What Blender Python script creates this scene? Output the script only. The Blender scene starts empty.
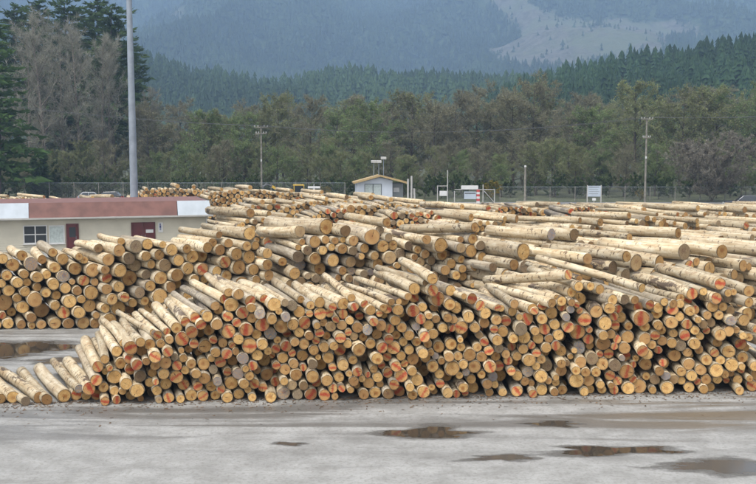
import bpy, math, random
import numpy as np
from mathutils import Vector, Matrix

# ------------------------------------------------------------------ camera, world, sun, exposure
sc = bpy.context.scene
F, CX, CY, W, H = 1000.0, 378.0, 242.0, 756, 484
CAMZ, HOR = 7.8, 150.0
TH = math.atan((CY - HOR) / F)
cam = bpy.data.cameras.new('camera'); camo = bpy.data.objects.new('camera', cam)
sc.collection.objects.link(camo); sc.camera = camo
cam.sensor_width = 36.0; cam.lens = F / W * 36.0; cam.clip_end = 12000; cam.clip_start = 0.1
camo.location = (0, 0, CAMZ); camo.rotation_euler = (math.pi / 2 - TH, 0, 0)

SUN_EL, SUN_AZ = math.radians(64), math.radians(215)      # azimuth clockwise from +Y: behind the camera, to its left
w = bpy.data.worlds.new('World'); sc.world = w; w.use_nodes = True
wn = w.node_tree; wn.nodes.clear()
sky = wn.nodes.new('ShaderNodeTexSky'); sky.sky_type = 'NISHITA'; sky.sun_disc = False
sky.sun_elevation = SUN_EL; sky.sun_rotation = SUN_AZ; sky.dust_density = 4.0; sky.air_density = 1.2
hs = wn.nodes.new('ShaderNodeHueSaturation'); hs.inputs['Saturation'].default_value = 0.16
bg = wn.nodes.new('ShaderNodeBackground'); bg.inputs['Strength'].default_value = 0.15
wo = wn.nodes.new('ShaderNodeOutputWorld')
wn.links.new(sky.outputs[0], hs.inputs['Color']); wn.links.new(hs.outputs[0], bg.inputs[0]); wn.links.new(bg.outputs[0], wo.inputs[0])
sl = bpy.data.lights.new('sun', 'SUN'); so = bpy.data.objects.new('sun', sl); sc.collection.objects.link(so)
sl.energy = 1.4; sl.angle = math.radians(25); sl.color = (1.0, 0.95, 0.87)
sd = Vector((math.sin(SUN_AZ) * math.cos(SUN_EL), math.cos(SUN_AZ) * math.cos(SUN_EL), math.sin(SUN_EL)))
so.rotation_euler = sd.to_track_quat('Z', 'Y').to_euler(); so.location = (0, -20, 60)
sc.view_settings.view_transform = 'Standard'; sc.view_settings.look = 'None'
sc.view_settings.gamma = 1.0; sc.view_settings.use_curve_mapping = False
sc.view_settings.exposure = 0.86
sc.render.engine = 'CYCLES'
sc.cycles.use_denoising = True
sc.cycles.max_bounces = 6; sc.cycles.diffuse_bounces = 2; sc.cycles.volume_bounces = 1
sc.cycles.transparent_max_bounces = 8

# ------------------------------------------------------------------ helpers
rng = np.random.default_rng(7)
random.seed(7)
COL = sc.collection

def ray(px, py):
    cx, cy = (px - CX) / F, (CY - py) / F
    c, s = math.cos(TH), math.sin(TH)
    return Vector((cx, c + cy * s, -s + cy * c))
def at(px, py, Y):                       # pixel at a known forward distance
    d = ray(px, py); return Vector((0, 0, CAMZ)) + d * (Y / d.y)
def gnd(px, py):                         # pixel on the yard
    d = ray(px, py); return Vector((0, 0, CAMZ)) + d * (CAMZ / -d.z)
def proj(p):
    y, z = p[1], p[2] - CAMZ
    c, s = math.cos(TH), math.sin(TH)
    dep = y * c - z * s; up = y * s + z * c
    return CX + F * p[0] / dep, CY - F * up / dep, dep

def mesh_np(name, V, faces_list, mats, uv=None, cols=None, mat_idx=None, smooth=False):
    """V (n,3); faces_list list of int arrays (m,k)"""
    me = bpy.data.meshes.new(name)
    V = np.asarray(V, np.float32)
    me.vertices.add(len(V)); me.vertices.foreach_set('co', V.ravel())
    loops = np.concatenate([f.ravel() for f in faces_list]).astype(np.int32)
    tot = np.concatenate([np.full(len(f), f.shape[1]) for f in faces_list]).astype(np.int32)
    st = np.concatenate([[0], np.cumsum(tot)[:-1]]).astype(np.int32)
    me.loops.add(len(loops)); me.loops.foreach_set('vertex_index', loops)
    me.polygons.add(len(tot)); me.polygons.foreach_set('loop_start', st); me.polygons.foreach_set('loop_total', tot)
    if mat_idx is not None: me.polygons.foreach_set('material_index', np.asarray(mat_idx, np.int32))
    me.polygons.foreach_set('use_smooth', np.full(len(tot), smooth) if np.isscalar(smooth) else smooth)
    for m in (mats if isinstance(mats, (list, tuple)) else [mats]): me.materials.append(m)
    if uv is not None:
        l = me.uv_layers.new(name='UVMap'); l.data.foreach_set('uv', np.asarray(uv, np.float32)[loops].ravel())
    if cols is not None:
        a = me.attributes.new('var', 'FLOAT_COLOR', 'POINT'); a.data.foreach_set('color', np.asarray(cols, np.float32).ravel())
    me.update(calc_edges=True)
    return me

def link(name, me, parent=None, loc=None):
    o = bpy.data.objects.new(name, me); COL.objects.link(o)
    if parent: o.parent = parent
    if loc is not None: o.location = loc
    return o
def tag(o, label, cat, group=None, kind=None):
    o['label'] = label; o['category'] = cat
    if group: o['group'] = group
    if kind: o['kind'] = kind
    return o
def thing(name, label, cat, loc=(0, 0, 0), rz=0, group=None):
    o = bpy.data.objects.new(name, None); COL.objects.link(o); o.location = loc; o.rotation_euler = (0, 0, rz)
    o.empty_display_size = 0.3
    return tag(o, label, cat, group)
def copy_tree(o, parent=None):
    c = o.copy(); COL.objects.link(c); c.parent = parent
    for ch in list(o.children): copy_tree(ch, c)
    return c

class MB:
    """collects simple solids into one mesh"""
    def __init__(s): s.v = []; s.f = []
    def add(s, vs, fs):
        b = len(s.v); s.v += [tuple(v) for v in vs]; s.f += [tuple(i + b for i in f) for f in fs]; return s
    def box(s, x0, x1, y0, y1, z0, z1):
        return s.add([(x0, y0, z0), (x1, y0, z0), (x1, y1, z0), (x0, y1, z0), (x0, y0, z1), (x1, y0, z1), (x1, y1, z1), (x0, y1, z1)],
              [(0, 3, 2, 1), (4, 5, 6, 7), (0, 1, 5, 4), (1, 2, 6, 5), (2, 3, 7, 6), (3, 0, 4, 7)])
    def tube(s, p, q, r0, r1=None, n=8, cap=True):
        r1 = r0 if r1 is None else r1
        p, q = Vector(p), Vector(q); d = (q - p).normalized()
        a = d.orthogonal().normalized(); b = d.cross(a)
        vs = []
        for c, r in ((p, r0), (q, r1)):
            for i in range(n):
                t = 2 * math.pi * i / n; vs.append(c + a * (r * math.cos(t)) + b * (r * math.sin(t)))
        fs = [(i, (i + 1) % n, n + (i + 1) % n, n + i) for i in range(n)]
        if cap: fs += [tuple(range(n - 1, -1, -1)), tuple(range(n, 2 * n))]
        return s.add(vs, fs)
    def path(s, pts, r, n=5):
        for p, q in zip(pts[:-1], pts[1:]): s.tube(p, q, r, r, n, True)
        return s
    def prism(s, poly, y0, y1):          # polygon in xz, extruded along y
        n = len(poly)
        vs = [(x, y0, z) for x, z in poly] + [(x, y1, z) for x, z in poly]
        fs = [tuple(range(n)), tuple(range(2 * n - 1, n - 1, -1))] + [(i, n + i, n + (i + 1) % n, (i + 1) % n) for i in range(n)]
        return s.add(vs, fs)
    def build(s, name, m, parent=None, bevel=0, smooth=False):
        me = bpy.data.meshes.new(name); me.from_pydata(s.v, [], s.f); me.materials.append(m); me.update()
        if smooth:
            for p in me.polygons: p.use_smooth = True
        o = link(name, me, parent)
        if bevel:
            b = o.modifiers.new('bevel', 'BEVEL'); b.width = bevel; b.segments = 2; b.limit_method = 'ANGLE'
        return o

# ------------------------------------------------------------------ materials
class NT:
    def __init__(s, name):
        s.m = bpy.data.materials.new(name); s.m.use_nodes = True
        s.n = s.m.node_tree.nodes; s.l = s.m.node_tree.links; s.p = s.n['Principled BSDF']; s.out = s.n['Material Output']
    def node(s, t, **k):
        n = s.n.new(t)
        for a, v in k.items(): setattr(n, a, v)
        return n
    def put(s, sock, v):
        if hasattr(v, 'links') or isinstance(v, bpy.types.NodeSocket): s.l.new(v, sock)
        else: sock.default_value = v
    def math(s, op, a, b=0.0, clamp=False):
        n = s.node('ShaderNodeMath', operation=op, use_clamp=clamp); s.put(n.inputs[0], a); s.put(n.inputs[1], b); return n.outputs[0]
    def mix(s, fac, a, b, blend='MIX'):
        n = s.node('ShaderNodeMix', data_type='RGBA', blend_type=blend)
        s.put(n.inputs[0], fac); s.put(n.inputs[6], a); s.put(n.inputs[7], b); return n.outputs[2]
    def noise(s, vec, scale, detail=4, rough=0.55, dist=0.0):
        n = s.node('ShaderNodeTexNoise'); s.put(n.inputs['Vector'], vec)
        n.inputs['Scale'].default_value = scale; n.inputs['Detail'].default_value = detail
        n.inputs['Roughness'].default_value = rough; n.inputs['Distortion'].default_value = dist
        return n.outputs['Fac']
    def ramp(s, x, a, b):
        n = s.node('ShaderNodeMapRange', clamp=True, interpolation_type='SMOOTHSTEP')
        s.put(n.inputs[0], x); s.put(n.inputs[1], a); s.put(n.inputs[2], b); return n.outputs[0]
    def mapping(s, vec, scale=(1, 1, 1), loc=(0, 0, 0), rot=(0, 0, 0)):
        n = s.node('ShaderNodeMapping'); s.put(n.inputs[0], vec)
        n.inputs['Scale'].default_value = scale; n.inputs['Location'].default_value = loc; n.inputs['Rotation'].default_value = rot
        return n.outputs[0]
    def obj(s): return s.node('ShaderNodeTexCoord').outputs['Object']
    def uv(s): return s.node('ShaderNodeTexCoord').outputs['UV']
    def pos(s): return s.node('ShaderNodeNewGeometry').outputs['Position']
    def attr(s, name='var'):
        n = s.node('ShaderNodeAttribute', attribute_name=name); sp = s.node('ShaderNodeSeparateColor'); s.l.new(n.outputs['Color'], sp.inputs[0])
        return sp.outputs[0], sp.outputs[1], sp.outputs[2], n.outputs['Alpha']
    def rand(s): return s.node('ShaderNodeObjectInfo').outputs['Random']
    def bump(s, h, strength=0.3, dist=0.02):
        n = s.node('ShaderNodeBump'); n.inputs['Strength'].default_value = strength; n.inputs['Distance'].default_value = dist
        s.put(n.inputs['Height'], h); s.l.new(n.outputs[0], s.p.inputs['Normal'])
    def base(s, c): s.put(s.p.inputs['Base Color'], c)
    def rough(s, r): s.put(s.p.inputs['Roughness'], r)
    def spec(s, v): s.put(s.p.inputs['Specular IOR Level'], v)
def C(r, g, b): return (r, g, b, 1.0)

def simple(name, col, rough=0.7, var=0.12, scale=3.0, metal=0.0, bump=0.0):
    t = NT(name); o = t.obj()
    n = t.noise(o, scale, 5); col = tuple(c * .74 for c in col[:3])
    dk = tuple(c * (1 - 2 * var) for c in col[:3]) + (1,); lt = tuple(min(1, c * (1 + var)) for c in col[:3]) + (1,)
    t.base(t.mix(t.ramp(n, 0.3, 0.7), dk, lt)); t.rough(rough); t.p.inputs['Metallic'].default_value = metal
    if bump: t.bump(n, bump, 0.02)
    return t.m

M = {}
def make_bark():
    t = NT('log_bark'); uv = t.uv(); tone, bark, grey, seed = t.attr()
    off = t.node('ShaderNodeCombineXYZ'); t.put(off.inputs[0], t.math('MULTIPLY', seed, 37.0)); t.put(off.inputs[1], t.math('MULTIPLY', seed, 91.0)); t.put(off.inputs[2], t.math('MULTIPLY', seed, 13.0))
    va = t.node('ShaderNodeVectorMath', operation='ADD'); t.put(va.inputs[0], uv); t.put(va.inputs[1], off.outputs[0]); v = va.outputs[0]
    streak = t.noise(t.mapping(v, (9, 0.8, 1)), 1.0, 5, 0.6)
    blot = t.noise(t.mapping(v, (2.6, 1.3, 1)), 1.0, 6, 0.68)
    c = t.mix(t.ramp(streak, 0.35, 0.68), C(.48, .365, .215), C(.68, .575, .40))
    c = t.mix(t.math('MULTIPLY', t.ramp(blot, 0.52, 0.70), 0.75), c, C(.36, .22, .105))
    c = t.mix(t.math('MULTIPLY', t.ramp(blot, 0.5, 0.28), 0.8), c, C(.76, .69, .54))
    fl = t.noise(t.mapping(v, (4.2, 7.5, 1)), 1.0, 4, 0.68)          # dark dashes across the log
    thr = t.math('SUBTRACT', 0.60, t.math('MULTIPLY', bark, 0.11))
    fm = t.ramp(fl, thr, t.math('ADD', thr, 0.05))
    c = t.mix(t.math('MULTIPLY', fm, 0.9), c, C(.12, .075, .042))
    bp = t.noise(t.mapping(v, (1.6, 0.55, 1)), 1.0, 6, 0.65)     # strips of bark left on
    bthr = t.math('SUBTRACT', 0.74, t.math('MULTIPLY', bark, 0.36))
    bm = t.ramp(bp, bthr, t.math('ADD', bthr, 0.035))
    c = t.mix(bm, c, t.mix(t.ramp(streak, .3, .7), C(.085, .06, .042), C(.20, .145, .10)))
    c = t.mix(t.math('MULTIPLY', grey, 0.75), c, t.mix(t.ramp(streak, .3, .7), C(.21, .185, .155), C(.37, .335, .285)))
    g = t.node('ShaderNodeCombineColor')
    for i in range(3): t.put(g.inputs[i], t.math('ADD', 0.56, t.math('MULTIPLY', tone, 0.36)))
    c = t.mix(1.0, c, g.outputs[0], 'MULTIPLY')
    t.base(c); t.rough(0.8); t.spec(0.25)
    t.bump(t.math('ADD', t.math('MULTIPLY', bm, 0.6), t.math('SUBTRACT', streak, t.math('MULTIPLY', fm, 0.4))), 0.5, 0.015)
    return t.m
M['bark'] = make_bark()

def make_end():
    t = NT('log_end'); uv = t.uv(); tone, grey, red, blue = t.attr()
    va = t.node('ShaderNodeVectorMath', operation='ADD'); t.put(va.inputs[0], uv)
    off = t.node('ShaderNodeCombineXYZ'); t.put(off.inputs[2], t.math('MULTIPLY', tone, 57.0)); t.put(va.inputs[1], off.outputs[0]); v = va.outputs[0]
    ln = t.node('ShaderNodeVectorMath', operation='LENGTH'); oc = t.node('ShaderNodeVectorMath', operation='ADD'); t.put(oc.inputs[0], uv); oc.inputs[1].default_value = (.14, -.09, 0)
    t.put(ln.inputs[0], oc.outputs[0]); rc = ln.outputs['Value']; le = t.node('ShaderNodeVectorMath', operation='LENGTH'); t.put(le.inputs[0], uv); r = le.outputs['Value']
    n1 = t.noise(v, 1.6, 4, 0.6); n2 = t.noise(v, 7.0, 4, 0.65)
    rr = t.math('ADD', rc, t.math('MULTIPLY', n1, 0.35))
    wv = t.math('SINE', t.math('MULTIPLY', rr, 40.0))
    c = t.mix(t.ramp(n1, .3, .7), C(.57, .335, .115), C(.73, .485, .205))
    c = t.mix(t.math('MULTIPLY', t.ramp(wv, -0.2, 1.0), 0.36), c, C(.30, .155, .055))
    heart = t.ramp(t.math('ADD', rc, t.math('MULTIPLY', n1, 0.5)), 0.78, 0.36)
    c = t.mix(t.math('MULTIPLY', heart, t.ramp(tone, 0.1, 0.9)), c, C(.37, .155, .045))
    c = t.mix(t.math('MULTIPLY', t.ramp(n2, .52, .68), 0.65), c, C(.24, .135, .06))
    c = t.mix(t.ramp(t.math('ADD', r, t.math('MULTIPLY', t.math('SUBTRACT', n2, .5), .25)), .80, .96), c, C(.17, .10, .05))
    br = t.ramp(t.math('FRACT', t.math('MULTIPLY', tone, 13.7)), .45, 1.0)
    c = t.mix(t.math('MULTIPLY', br, .62), c, t.mix(n2, C(.34, .15, .055), C(.42, .27, .13)))
    sep = t.node('ShaderNodeSeparateXYZ'); t.put(sep.inputs[0], uv)
    # drying crack
    ck = t.math('ABSOLUTE', t.math('SUBTRACT', sep.outputs[0], t.math('MULTIPLY', t.math('SUBTRACT', n2, .5), .35)))
    ckm = t.math('MULTIPLY', t.ramp(ck, .075, .025), t.ramp(sep.outputs[1], -.15, .1)); ckm = t.math('MULTIPLY', ckm, t.ramp(r, .95, .6))
    c = t.mix(t.math('MULTIPLY', ckm, t.ramp(n1, .46, .56)), c, C(.07, .04, .02))
    # sprayed slash of red paint, blue chalky stain
    sl_ = t.math('ABSOLUTE', t.math('ADD', t.math('SUBTRACT', sep.outputs[1], .08), t.math('MULTIPLY', t.math('SUBTRACT', n1, .5), .9)))
    wdt = t.math('MULTIPLY', red, .27)
    sm = t.math('MULTIPLY', t.ramp(t.math('ADD', sl_, t.math('MULTIPLY', t.math('SUBTRACT', n2, .5), .35)), t.math('ADD', wdt, .26), t.math('SUBTRACT', wdt, .12)), t.ramp(red, 0.02, 0.12))
    c = t.mix(t.math('MULTIPLY', sm, t.ramp(n2, .18, .62)), c, C(.44, .042, .03))
    wash = t.math('MULTIPLY', t.math('MULTIPLY', t.ramp(red, .1, 1.0), .36), t.ramp(n1, .35, .65))
    c = t.mix(wash, c, C(.46, .12, .06))
    c = t.mix(t.math('MULTIPLY', blue, t.ramp(n2, .32, .6)), c, C(.19, .235, .29))
    c = t.mix(t.math('MULTIPLY', grey, .85), c, t.mix(t.ramp(n2, .35, .65), C(.10, .085, .065), C(.27, .225, .165)))
    g = t.node('ShaderNodeCombineColor')
    fr = t.math('FRACT', t.math('MULTIPLY', tone, 7.31))
    for i, k in enumerate((.56, .62, .66)): t.put(g.inputs[i], t.math('ADD', .93 - k * .74, t.math('MULTIPLY', fr, k)))
    c = t.mix(1.0, c, g.outputs[0], 'MULTIPLY')
    t.base(c); t.rough(.85); t.spec(.2)
    t.bump(t.math('ADD', t.math('MULTIPLY', wv, .15), n2), .35, .01)
    return t.m
M['end'] = make_end()

def make_ground():
    t = NT('yard_surface'); p = t.pos()
    a = t.noise(p, .12, 6, .6); b = t.noise(p, .9, 6, .65); c_ = t.noise(p, 9.0, 4, .7)
    tr = t.noise(t.mapping(p, (.10, .95, 1), rot=(0, 0, math.radians(-4))), 1.0, 6, .62, .6)     # drag and tyre streaks
    c = t.mix(t.ramp(b, .32, .68), C(.205, .202, .192), C(.30, .298, .287))
    c = t.mix(t.math('MULTIPLY', t.ramp(c_, .47, .64), .48), c, C(.145, .138, .125))
    ty = t.math('ABSOLUTE', t.math('SINE', t.math('ADD', t.math('MULTIPLY', t.noise(t.mapping(p, (.05, .16, 1), rot=(0, 0, .25)), 1.0, 2, .4), 60.0), t.math('MULTIPLY', b, 1.5))))
    c = t.mix(t.math('MULTIPLY', t.math('MULTIPLY', t.ramp(ty, .30, .05), t.ramp(a, .42, .6)), .28), c, C(.15, .143, .13))
    gr = t.noise(p, 17.0, 5, .85); c = t.mix(t.math('MULTIPLY', t.ramp(gr, .52, .66), .32), c, C(.14, .132, .12)); c = t.mix(t.math('MULTIPLY', t.ramp(gr, .45, .32), .25), c, C(.36, .355, .34))
    c = t.mix(t.math('MULTIPLY', t.ramp(tr, .53, .68), .5), c, C(.145, .138, .128))
    # damp and muddy drifts; shade at the stacks' foot coloured in with the damp
    sep = t.node('ShaderNodeSeparateXYZ'); t.put(sep.inputs[0], p)
    near = t.math('MULTIPLY', t.ramp(sep.outputs[1], 22.5, 29.5), t.ramp(sep.outputs[1], 47, 40))
    wet_shade = t.math('MULTIPLY', near, t.ramp(t.math('ADD', tr, t.math('MULTIPLY', a, .25)), .55, .72))
    c = t.mix(t.math('MULTIPLY', wet_shade, .68), c, C(.07, .067, .062))
    mud = t.math('MULTIPLY', t.math('MULTIPLY', t.ramp(sep.outputs[0], 4, 9), t.ramp(sep.outputs[1], 25.5, 29)), t.ramp(tr, .46, .60))
    c = t.mix(t.math('MULTIPLY', mud, .55), c, C(.15, .115, .072))
    t.base(c); t.rough(t.math('SUBTRACT', .85, t.math('MULTIPLY', wet_shade, .45))); t.spec(.3)
    t.bump(t.math('ADD', b, t.math('ADD', t.math('MULTIPLY', c_, .35), t.math('MULTIPLY', gr, .25))), .5, .05)
    return t.m
M['ground'] = make_ground()

def make_puddle():
    t = NT('puddle_water'); p = t.pos(); d, _, mud, _a = t.attr()
    n = t.noise(t.mapping(p, (.75, 1.9, 1)), 1.3, 8, .66); n2 = t.noise(p, 11.0, 4, .7)
    dd = t.math('ADD', t.math('ADD', d, t.math('MULTIPLY', t.math('SUBTRACT', n, .5), 1.5)), t.math('MULTIPLY', t.math('SUBTRACT', n2, .5), .18))
    water = t.ramp(dd, .50, .62)
    deep = t.mix(mud, C(.085, .083, .078), C(.042, .034, .026))
    t.base(t.mix(water, C(.115, .108, .098), deep))
    t.rough(t.math('SUBTRACT', .62, t.math('MULTIPLY', water, t.math('ADD', .40, t.math('MULTIPLY', mud, .19))))); t.p.inputs['IOR'].default_value = 1.33
    tp = t.node('ShaderNodeBsdfTransparent'); mx = t.node('ShaderNodeMixShader')
    al = t.math('MAXIMUM', water, t.math('MULTIPLY', t.ramp(dd, .12, .48), .62))
    t.put(mx.inputs[0], t.math('MULTIPLY', al, t.ramp(d, .0, .12))); t.l.new(tp.outputs[0], mx.inputs[1]); t.l.new(t.p.outputs[0], mx.inputs[2]); t.l.new(mx.outputs[0], t.out.inputs[0])
    return t.m
M['puddle'] = make_puddle()

def leafy(name, a, b, per_obj=.35, transl=.4):
    t = NT(name); p = t.pos(); n = t.noise(p, .55, 3); r = t.rand(); tone, _g, _b, _a = t.attr()
    c = t.mix(t.ramp(n, .35, .65), a, b)
    c = t.mix(t.math('MULTIPLY', r, per_obj), c, C(a[0] * .80, a[1] * .74, a[2] * .82))
    c = t.mix(1.0, c, t.node('ShaderNodeCombineColor').outputs[0], 'MULTIPLY')
    g = t.n[-1] if False else None
    for nd in t.n:
        if nd.bl_idname == 'ShaderNodeCombineColor':
            for i in range(3): t.put(nd.inputs[i], t.math('ADD', .76, t.math('MULTIPLY', tone, .52)))
    t.base(c); t.rough(.8); t.spec(.1)
    if transl:
        tl = t.node('ShaderNodeBsdfTranslucent'); t.l.new(c, tl.inputs[0]); mx = t.node('ShaderNodeMixShader'); mx.inputs[0].default_value = transl
        t.l.new(t.p.outputs[0], mx.inputs[1]); t.l.new(tl.outputs[0], mx.inputs[2]); t.l.new(mx.outputs[0], t.out.inputs[0])
    return t.m
M['leaf_olive'] = leafy('leaf_olive', C(.172, .188, .082), C(.235, .262, .118))
M['leaf_green'] = leafy('leaf_green', C(.142, .192, .075), C(.205, .272, .108))
M['leaf_bud'] = leafy('leaf_bud', C(.19, .18, .105), C(.265, .255, .155))
M['leaf_gorse'] = leafy('leaf_gorse', C(.12, .12, .03), C(.30, .22, .03))
M['leaf_bush'] = leafy('leaf_bush', C(.20, .185, .145), C(.275, .26, .205))
M['leaf_shrub'] = leafy('leaf_shrub', C(.05, .075, .025), C(.085, .12, .035))
M['twig_brown'] = leafy('twig_brown', C(.172, .165, .112), C(.236, .228, .158))
M['twig_grey'] = leafy('twig_grey', C(.225, .222, .18), C(.31, .305, .25))
M['trunk'] = simple('trunk_bark', (.10, .08, .062), .9, .25, 4, bump=.4)
M['trunk_grey'] = simple('trunk_bark_grey', (.19, .165, .135), .9, .25, 4, bump=.4)
M['needle'] = leafy('needles', C(.045, .080, .030), C(.078, .120, .044))
M['needle_light'] = leafy('needles_light', C(.055, .105, .032), C(.09, .155, .048))
M['needle_far'] = leafy('needles_far', C(.019, .042, .020), C(.034, .062, .029), 0, 0)
M['needle_mid'] = leafy('needles_mid', C(.027, .050, .024), C(.046, .075, .034), 0, 0)
M['needle_mtn'] = leafy('needles_mountain', C(.020, .034, .018), C(.046, .066, .032), 0, 0)
M['grass'] = simple('rough_grass', (.075, .085, .035), .95, .3, .6)
M['hill_soil'] = simple('hill_undergrowth', (.045, .06, .025), .95, .3, .05)
M['cream'] = simple('cream_weatherboard', (.66, .62, .50), .6, .05, .8)
M['white'] = simple('white_paint', (.74, .74, .73), .5, .04, 2)
M['panel_white'] = simple('pale_roof_panel', (.56, .62, .68), .45, .05, 1.2)
M['roof_red'] = simple('red_roof_panel', (.205, .090, .072), .6, .13, 1.3)
M['soffit'] = simple('soffit', (.50, .49, .46), .7, .05, 2)
M['door_red'] = simple('dark_red_door', (.12, .022, .025), .45, .1, 2)
M['steel'] = simple('galvanised_steel', (.33, .38, .44), .5, .08, 1.5, .2)
M['steel_dark'] = simple('dark_steel', (.10, .105, .11), .5, .1, 3)
M['timber_grey'] = simple('weathered_timber', (.27, .25, .21), .85, .2, 2)
M['timber_brown'] = simple('brown_timber', (.17, .10, .06), .8, .2, 3)
M['fascia_tan'] = simple('tan_fascia', (.46, .33, .15), .6, .08, 2)
M['hut_white'] = simple('hut_white', (.66, .72, .80), .55, .03, 1)
M['hut_grey'] = simple('hut_grey', (.30, .33, .33), .6, .06, 1)
M['rubber'] = simple('rubber', (.02, .02, .02), .8, .1, 5)
M['yellow'] = simple('machine_yellow', (.62, .40, .05), .5, .1, 2)
M['sign_blue'] = simple('pale_sign_face', (.50, .57, .66), .5, .05, 1)
M['sign_red'] = simple('red_sign_paint', (.55, .07, .07), .5, .05, 2)
M['sign_ink'] = simple('blue_sign_ink', (.06, .08, .25), .5, .05, 2)
M['curtain'] = simple('pale_curtain', (.55, .62, .60), .8, .10, 6)
M['asphalt'] = simple('access_road', (.16, .16, .165), .9, .1, .5)
M['clear_cut'] = simple('unused', (.2, .2, .2))
def glass():
    t = NT('window_glass'); t.base(C(.025, .03, .035)); t.rough(.06); t.spec(.6); return t.m
M['glass'] = glass()
def carpaint(name, col):
    t = NT(name); t.base(col); t.rough(.25); t.p.inputs['Coat Weight'].default_value = .8; return t.m
M['paint_navy'] = carpaint('car_paint_navy', C(.012, .015, .03)); M['paint_silver'] = carpaint('car_paint_silver', C(.22, .23, .25)); M['paint_black'] = carpaint('car_paint_black', C(.01, .01, .012))
def mesh_mat():
    t = NT('chain_link'); p = t.obj(); m1 = t.mapping(p, (1, 1, 1), rot=(0, math.radians(45), 0))
    sep = t.node('ShaderNodeSeparateXYZ'); t.put(sep.inputs[0], m1)
    def line(s): return t.ramp(t.math('ABSOLUTE', t.math('SUBTRACT', t.math('FRACT', t.math('MULTIPLY', s, 9.0)), .5)), .485, .490)
    msk = t.math('MAXIMUM', line(sep.outputs[0]), line(sep.outputs[2]))
    t.base(C(.42, .44, .45)); t.rough(.5)
    tp = t.node('ShaderNodeBsdfTransparent'); mx = t.node('ShaderNodeMixShader'); t.put(mx.inputs[0], msk)
    t.l.new(tp.outputs[0], mx.inputs[1]); t.l.new(t.p.outputs[0], mx.inputs[2]); t.l.new(mx.outputs[0], t.out.inputs[0]); return t.m
M['chain'] = mesh_mat()

# ------------------------------------------------------------------ setting: yard, verge, road
def sheet(name, x0, x1, y0, y1, z, m, nx=1, ny=1):
    me = bpy.data.meshes.new(name)
    xs = np.linspace(x0, x1, nx + 1); ys = np.linspace(y0, y1, ny + 1)
    vs = [(x, y, z) for y in ys for x in xs]
    fs = [(j * (nx + 1) + i, j * (nx + 1) + i + 1, (j + 1) * (nx + 1) + i + 1, (j + 1) * (nx + 1) + i) for j in range(ny) for i in range(nx)]
    me.from_pydata(vs, [], fs); me.materials.append(m); me.update()
    o = link(name, me); o['kind'] = 'structure'; return o
sheet('yard_ground', -2800, 2800, -60, 4600, 0, M['ground'], 8, 8)
sheet('grass_verge', -1200, 1200, 150, 1300, .006, M['grass'])
sheet('access_road', -1200, 1200, 144.5, 149.5, .010, M['asphalt'])

def puddle(px, py, wpx, hpx, mud, seed):
    c = gnd(px, py); a = gnd(px - wpx / 2, py); b = gnd(px + wpx / 2, py); t_ = gnd(px, py - hpx / 2); u_ = gnd(px, py + hpx / 2)
    rx = (b.x - a.x) / 2 * 1.75; ry = (t_.y - u_.y) / 2 * 1.6
    g = np.random.default_rng(seed); n = 48
    ph = g.uniform(0, 6.28, 5); am = g.uniform(.04, .16, 5)
    vs = [(0, 0, 0)]; cols = [(1, 0, mud, 1)]
    for k, (fr, d) in enumerate(((.3, .88), (.62, .55), (1.0, 0.0))):
        for i in range(n):
            th = 2 * math.pi * i / n
            q = fr * (1 + sum(am[j] * math.sin((j + 2) * th + ph[j]) for j in range(5)))
            vs.append((rx * q * math.cos(th), ry * q * math.sin(th), 0)); cols.append((d, 0, mud, 1))
    tri = np.array([(0, 1 + i, 1 + (i + 1) % n) for i in range(n)])
    quads = np.array([(1 + r * n + i, 1 + (r + 1) * n + i, 1 + (r + 1) * n + (i + 1) % n, 1 + r * n + (i + 1) % n) for r in range(2) for i in range(n)])
    me = mesh_np('puddle', vs, [tri, quads], M['puddle'], cols=cols)
    o = link('puddle', me, loc=(c.x, c.y, .005)); o['kind'] = 'structure'
for k, a in enumerate([(430, 433, 84, 9, .95), (612, 451, 112, 8, .95), (504, 458, 50, 6, .45), (738, 467, 120, 14, .35), (553, 424, 44, 5, .8), (290, 444, 30, 3, .5), (14, 349, 100, 15, .95), (70, 361, 60, 6, .4)]):
    puddle(*a, 100 + k)

# ------------------------------------------------------------------ hills, mountain and their woods
def vnoise(x, y, seed, octv=5, lac=2.0, gain=.5, ridged=False):
    g = np.random.default_rng(seed); out = np.zeros_like(x, dtype=float); amp, f = 1.0, 1.0; tot = 0
    for o in range(octv):
        T = g.random((64, 64)); X = x * f; Y = y * f
        xi = np.floor(X).astype(int); yi = np.floor(Y).astype(int); fx = X - xi; fy = Y - yi
        fx = fx * fx * (3 - 2 * fx); fy = fy * fy * (3 - 2 * fy)
        a = T[xi % 64, yi % 64]; b = T[(xi + 1) % 64, yi % 64]; c = T[xi % 64, (yi + 1) % 64]; d = T[(xi + 1) % 64, (yi + 1) % 64]
        v = (a * (1 - fx) + b * fx) * (1 - fy) + (c * (1 - fx) + d * fx) * fy
        if ridged: v = 1 - np.abs(2 * v - 1)
        out += amp * v; tot += amp; amp *= gain; f *= lac
    return out / tot
def sstep(x, a, b):
    t = np.clip((x - a) / (b - a), 0, 1); return t * t * (3 - 2 * t)
def grid_mesh(name, xs, ys, zf, m, colf=None):
    X, Y = np.meshgrid(xs, ys); Z = zf(X, Y); V = np.stack([X, Y, Z], -1).reshape(-1, 3); nx, ny = len(xs), len(ys)
    idx = np.arange(nx * ny).reshape(ny, nx)
    q = np.stack([idx[:-1, :-1], idx[:-1, 1:], idx[1:, 1:], idx[1:, :-1]], -1).reshape(-1, 4)
    cols = None if colf is None else colf(X.ravel(), Y.ravel(), Z.ravel())
    o = link(name, mesh_np(name, V, [q], m, cols=cols, smooth=True)); o['kind'] = 'structure'; return o

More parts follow.
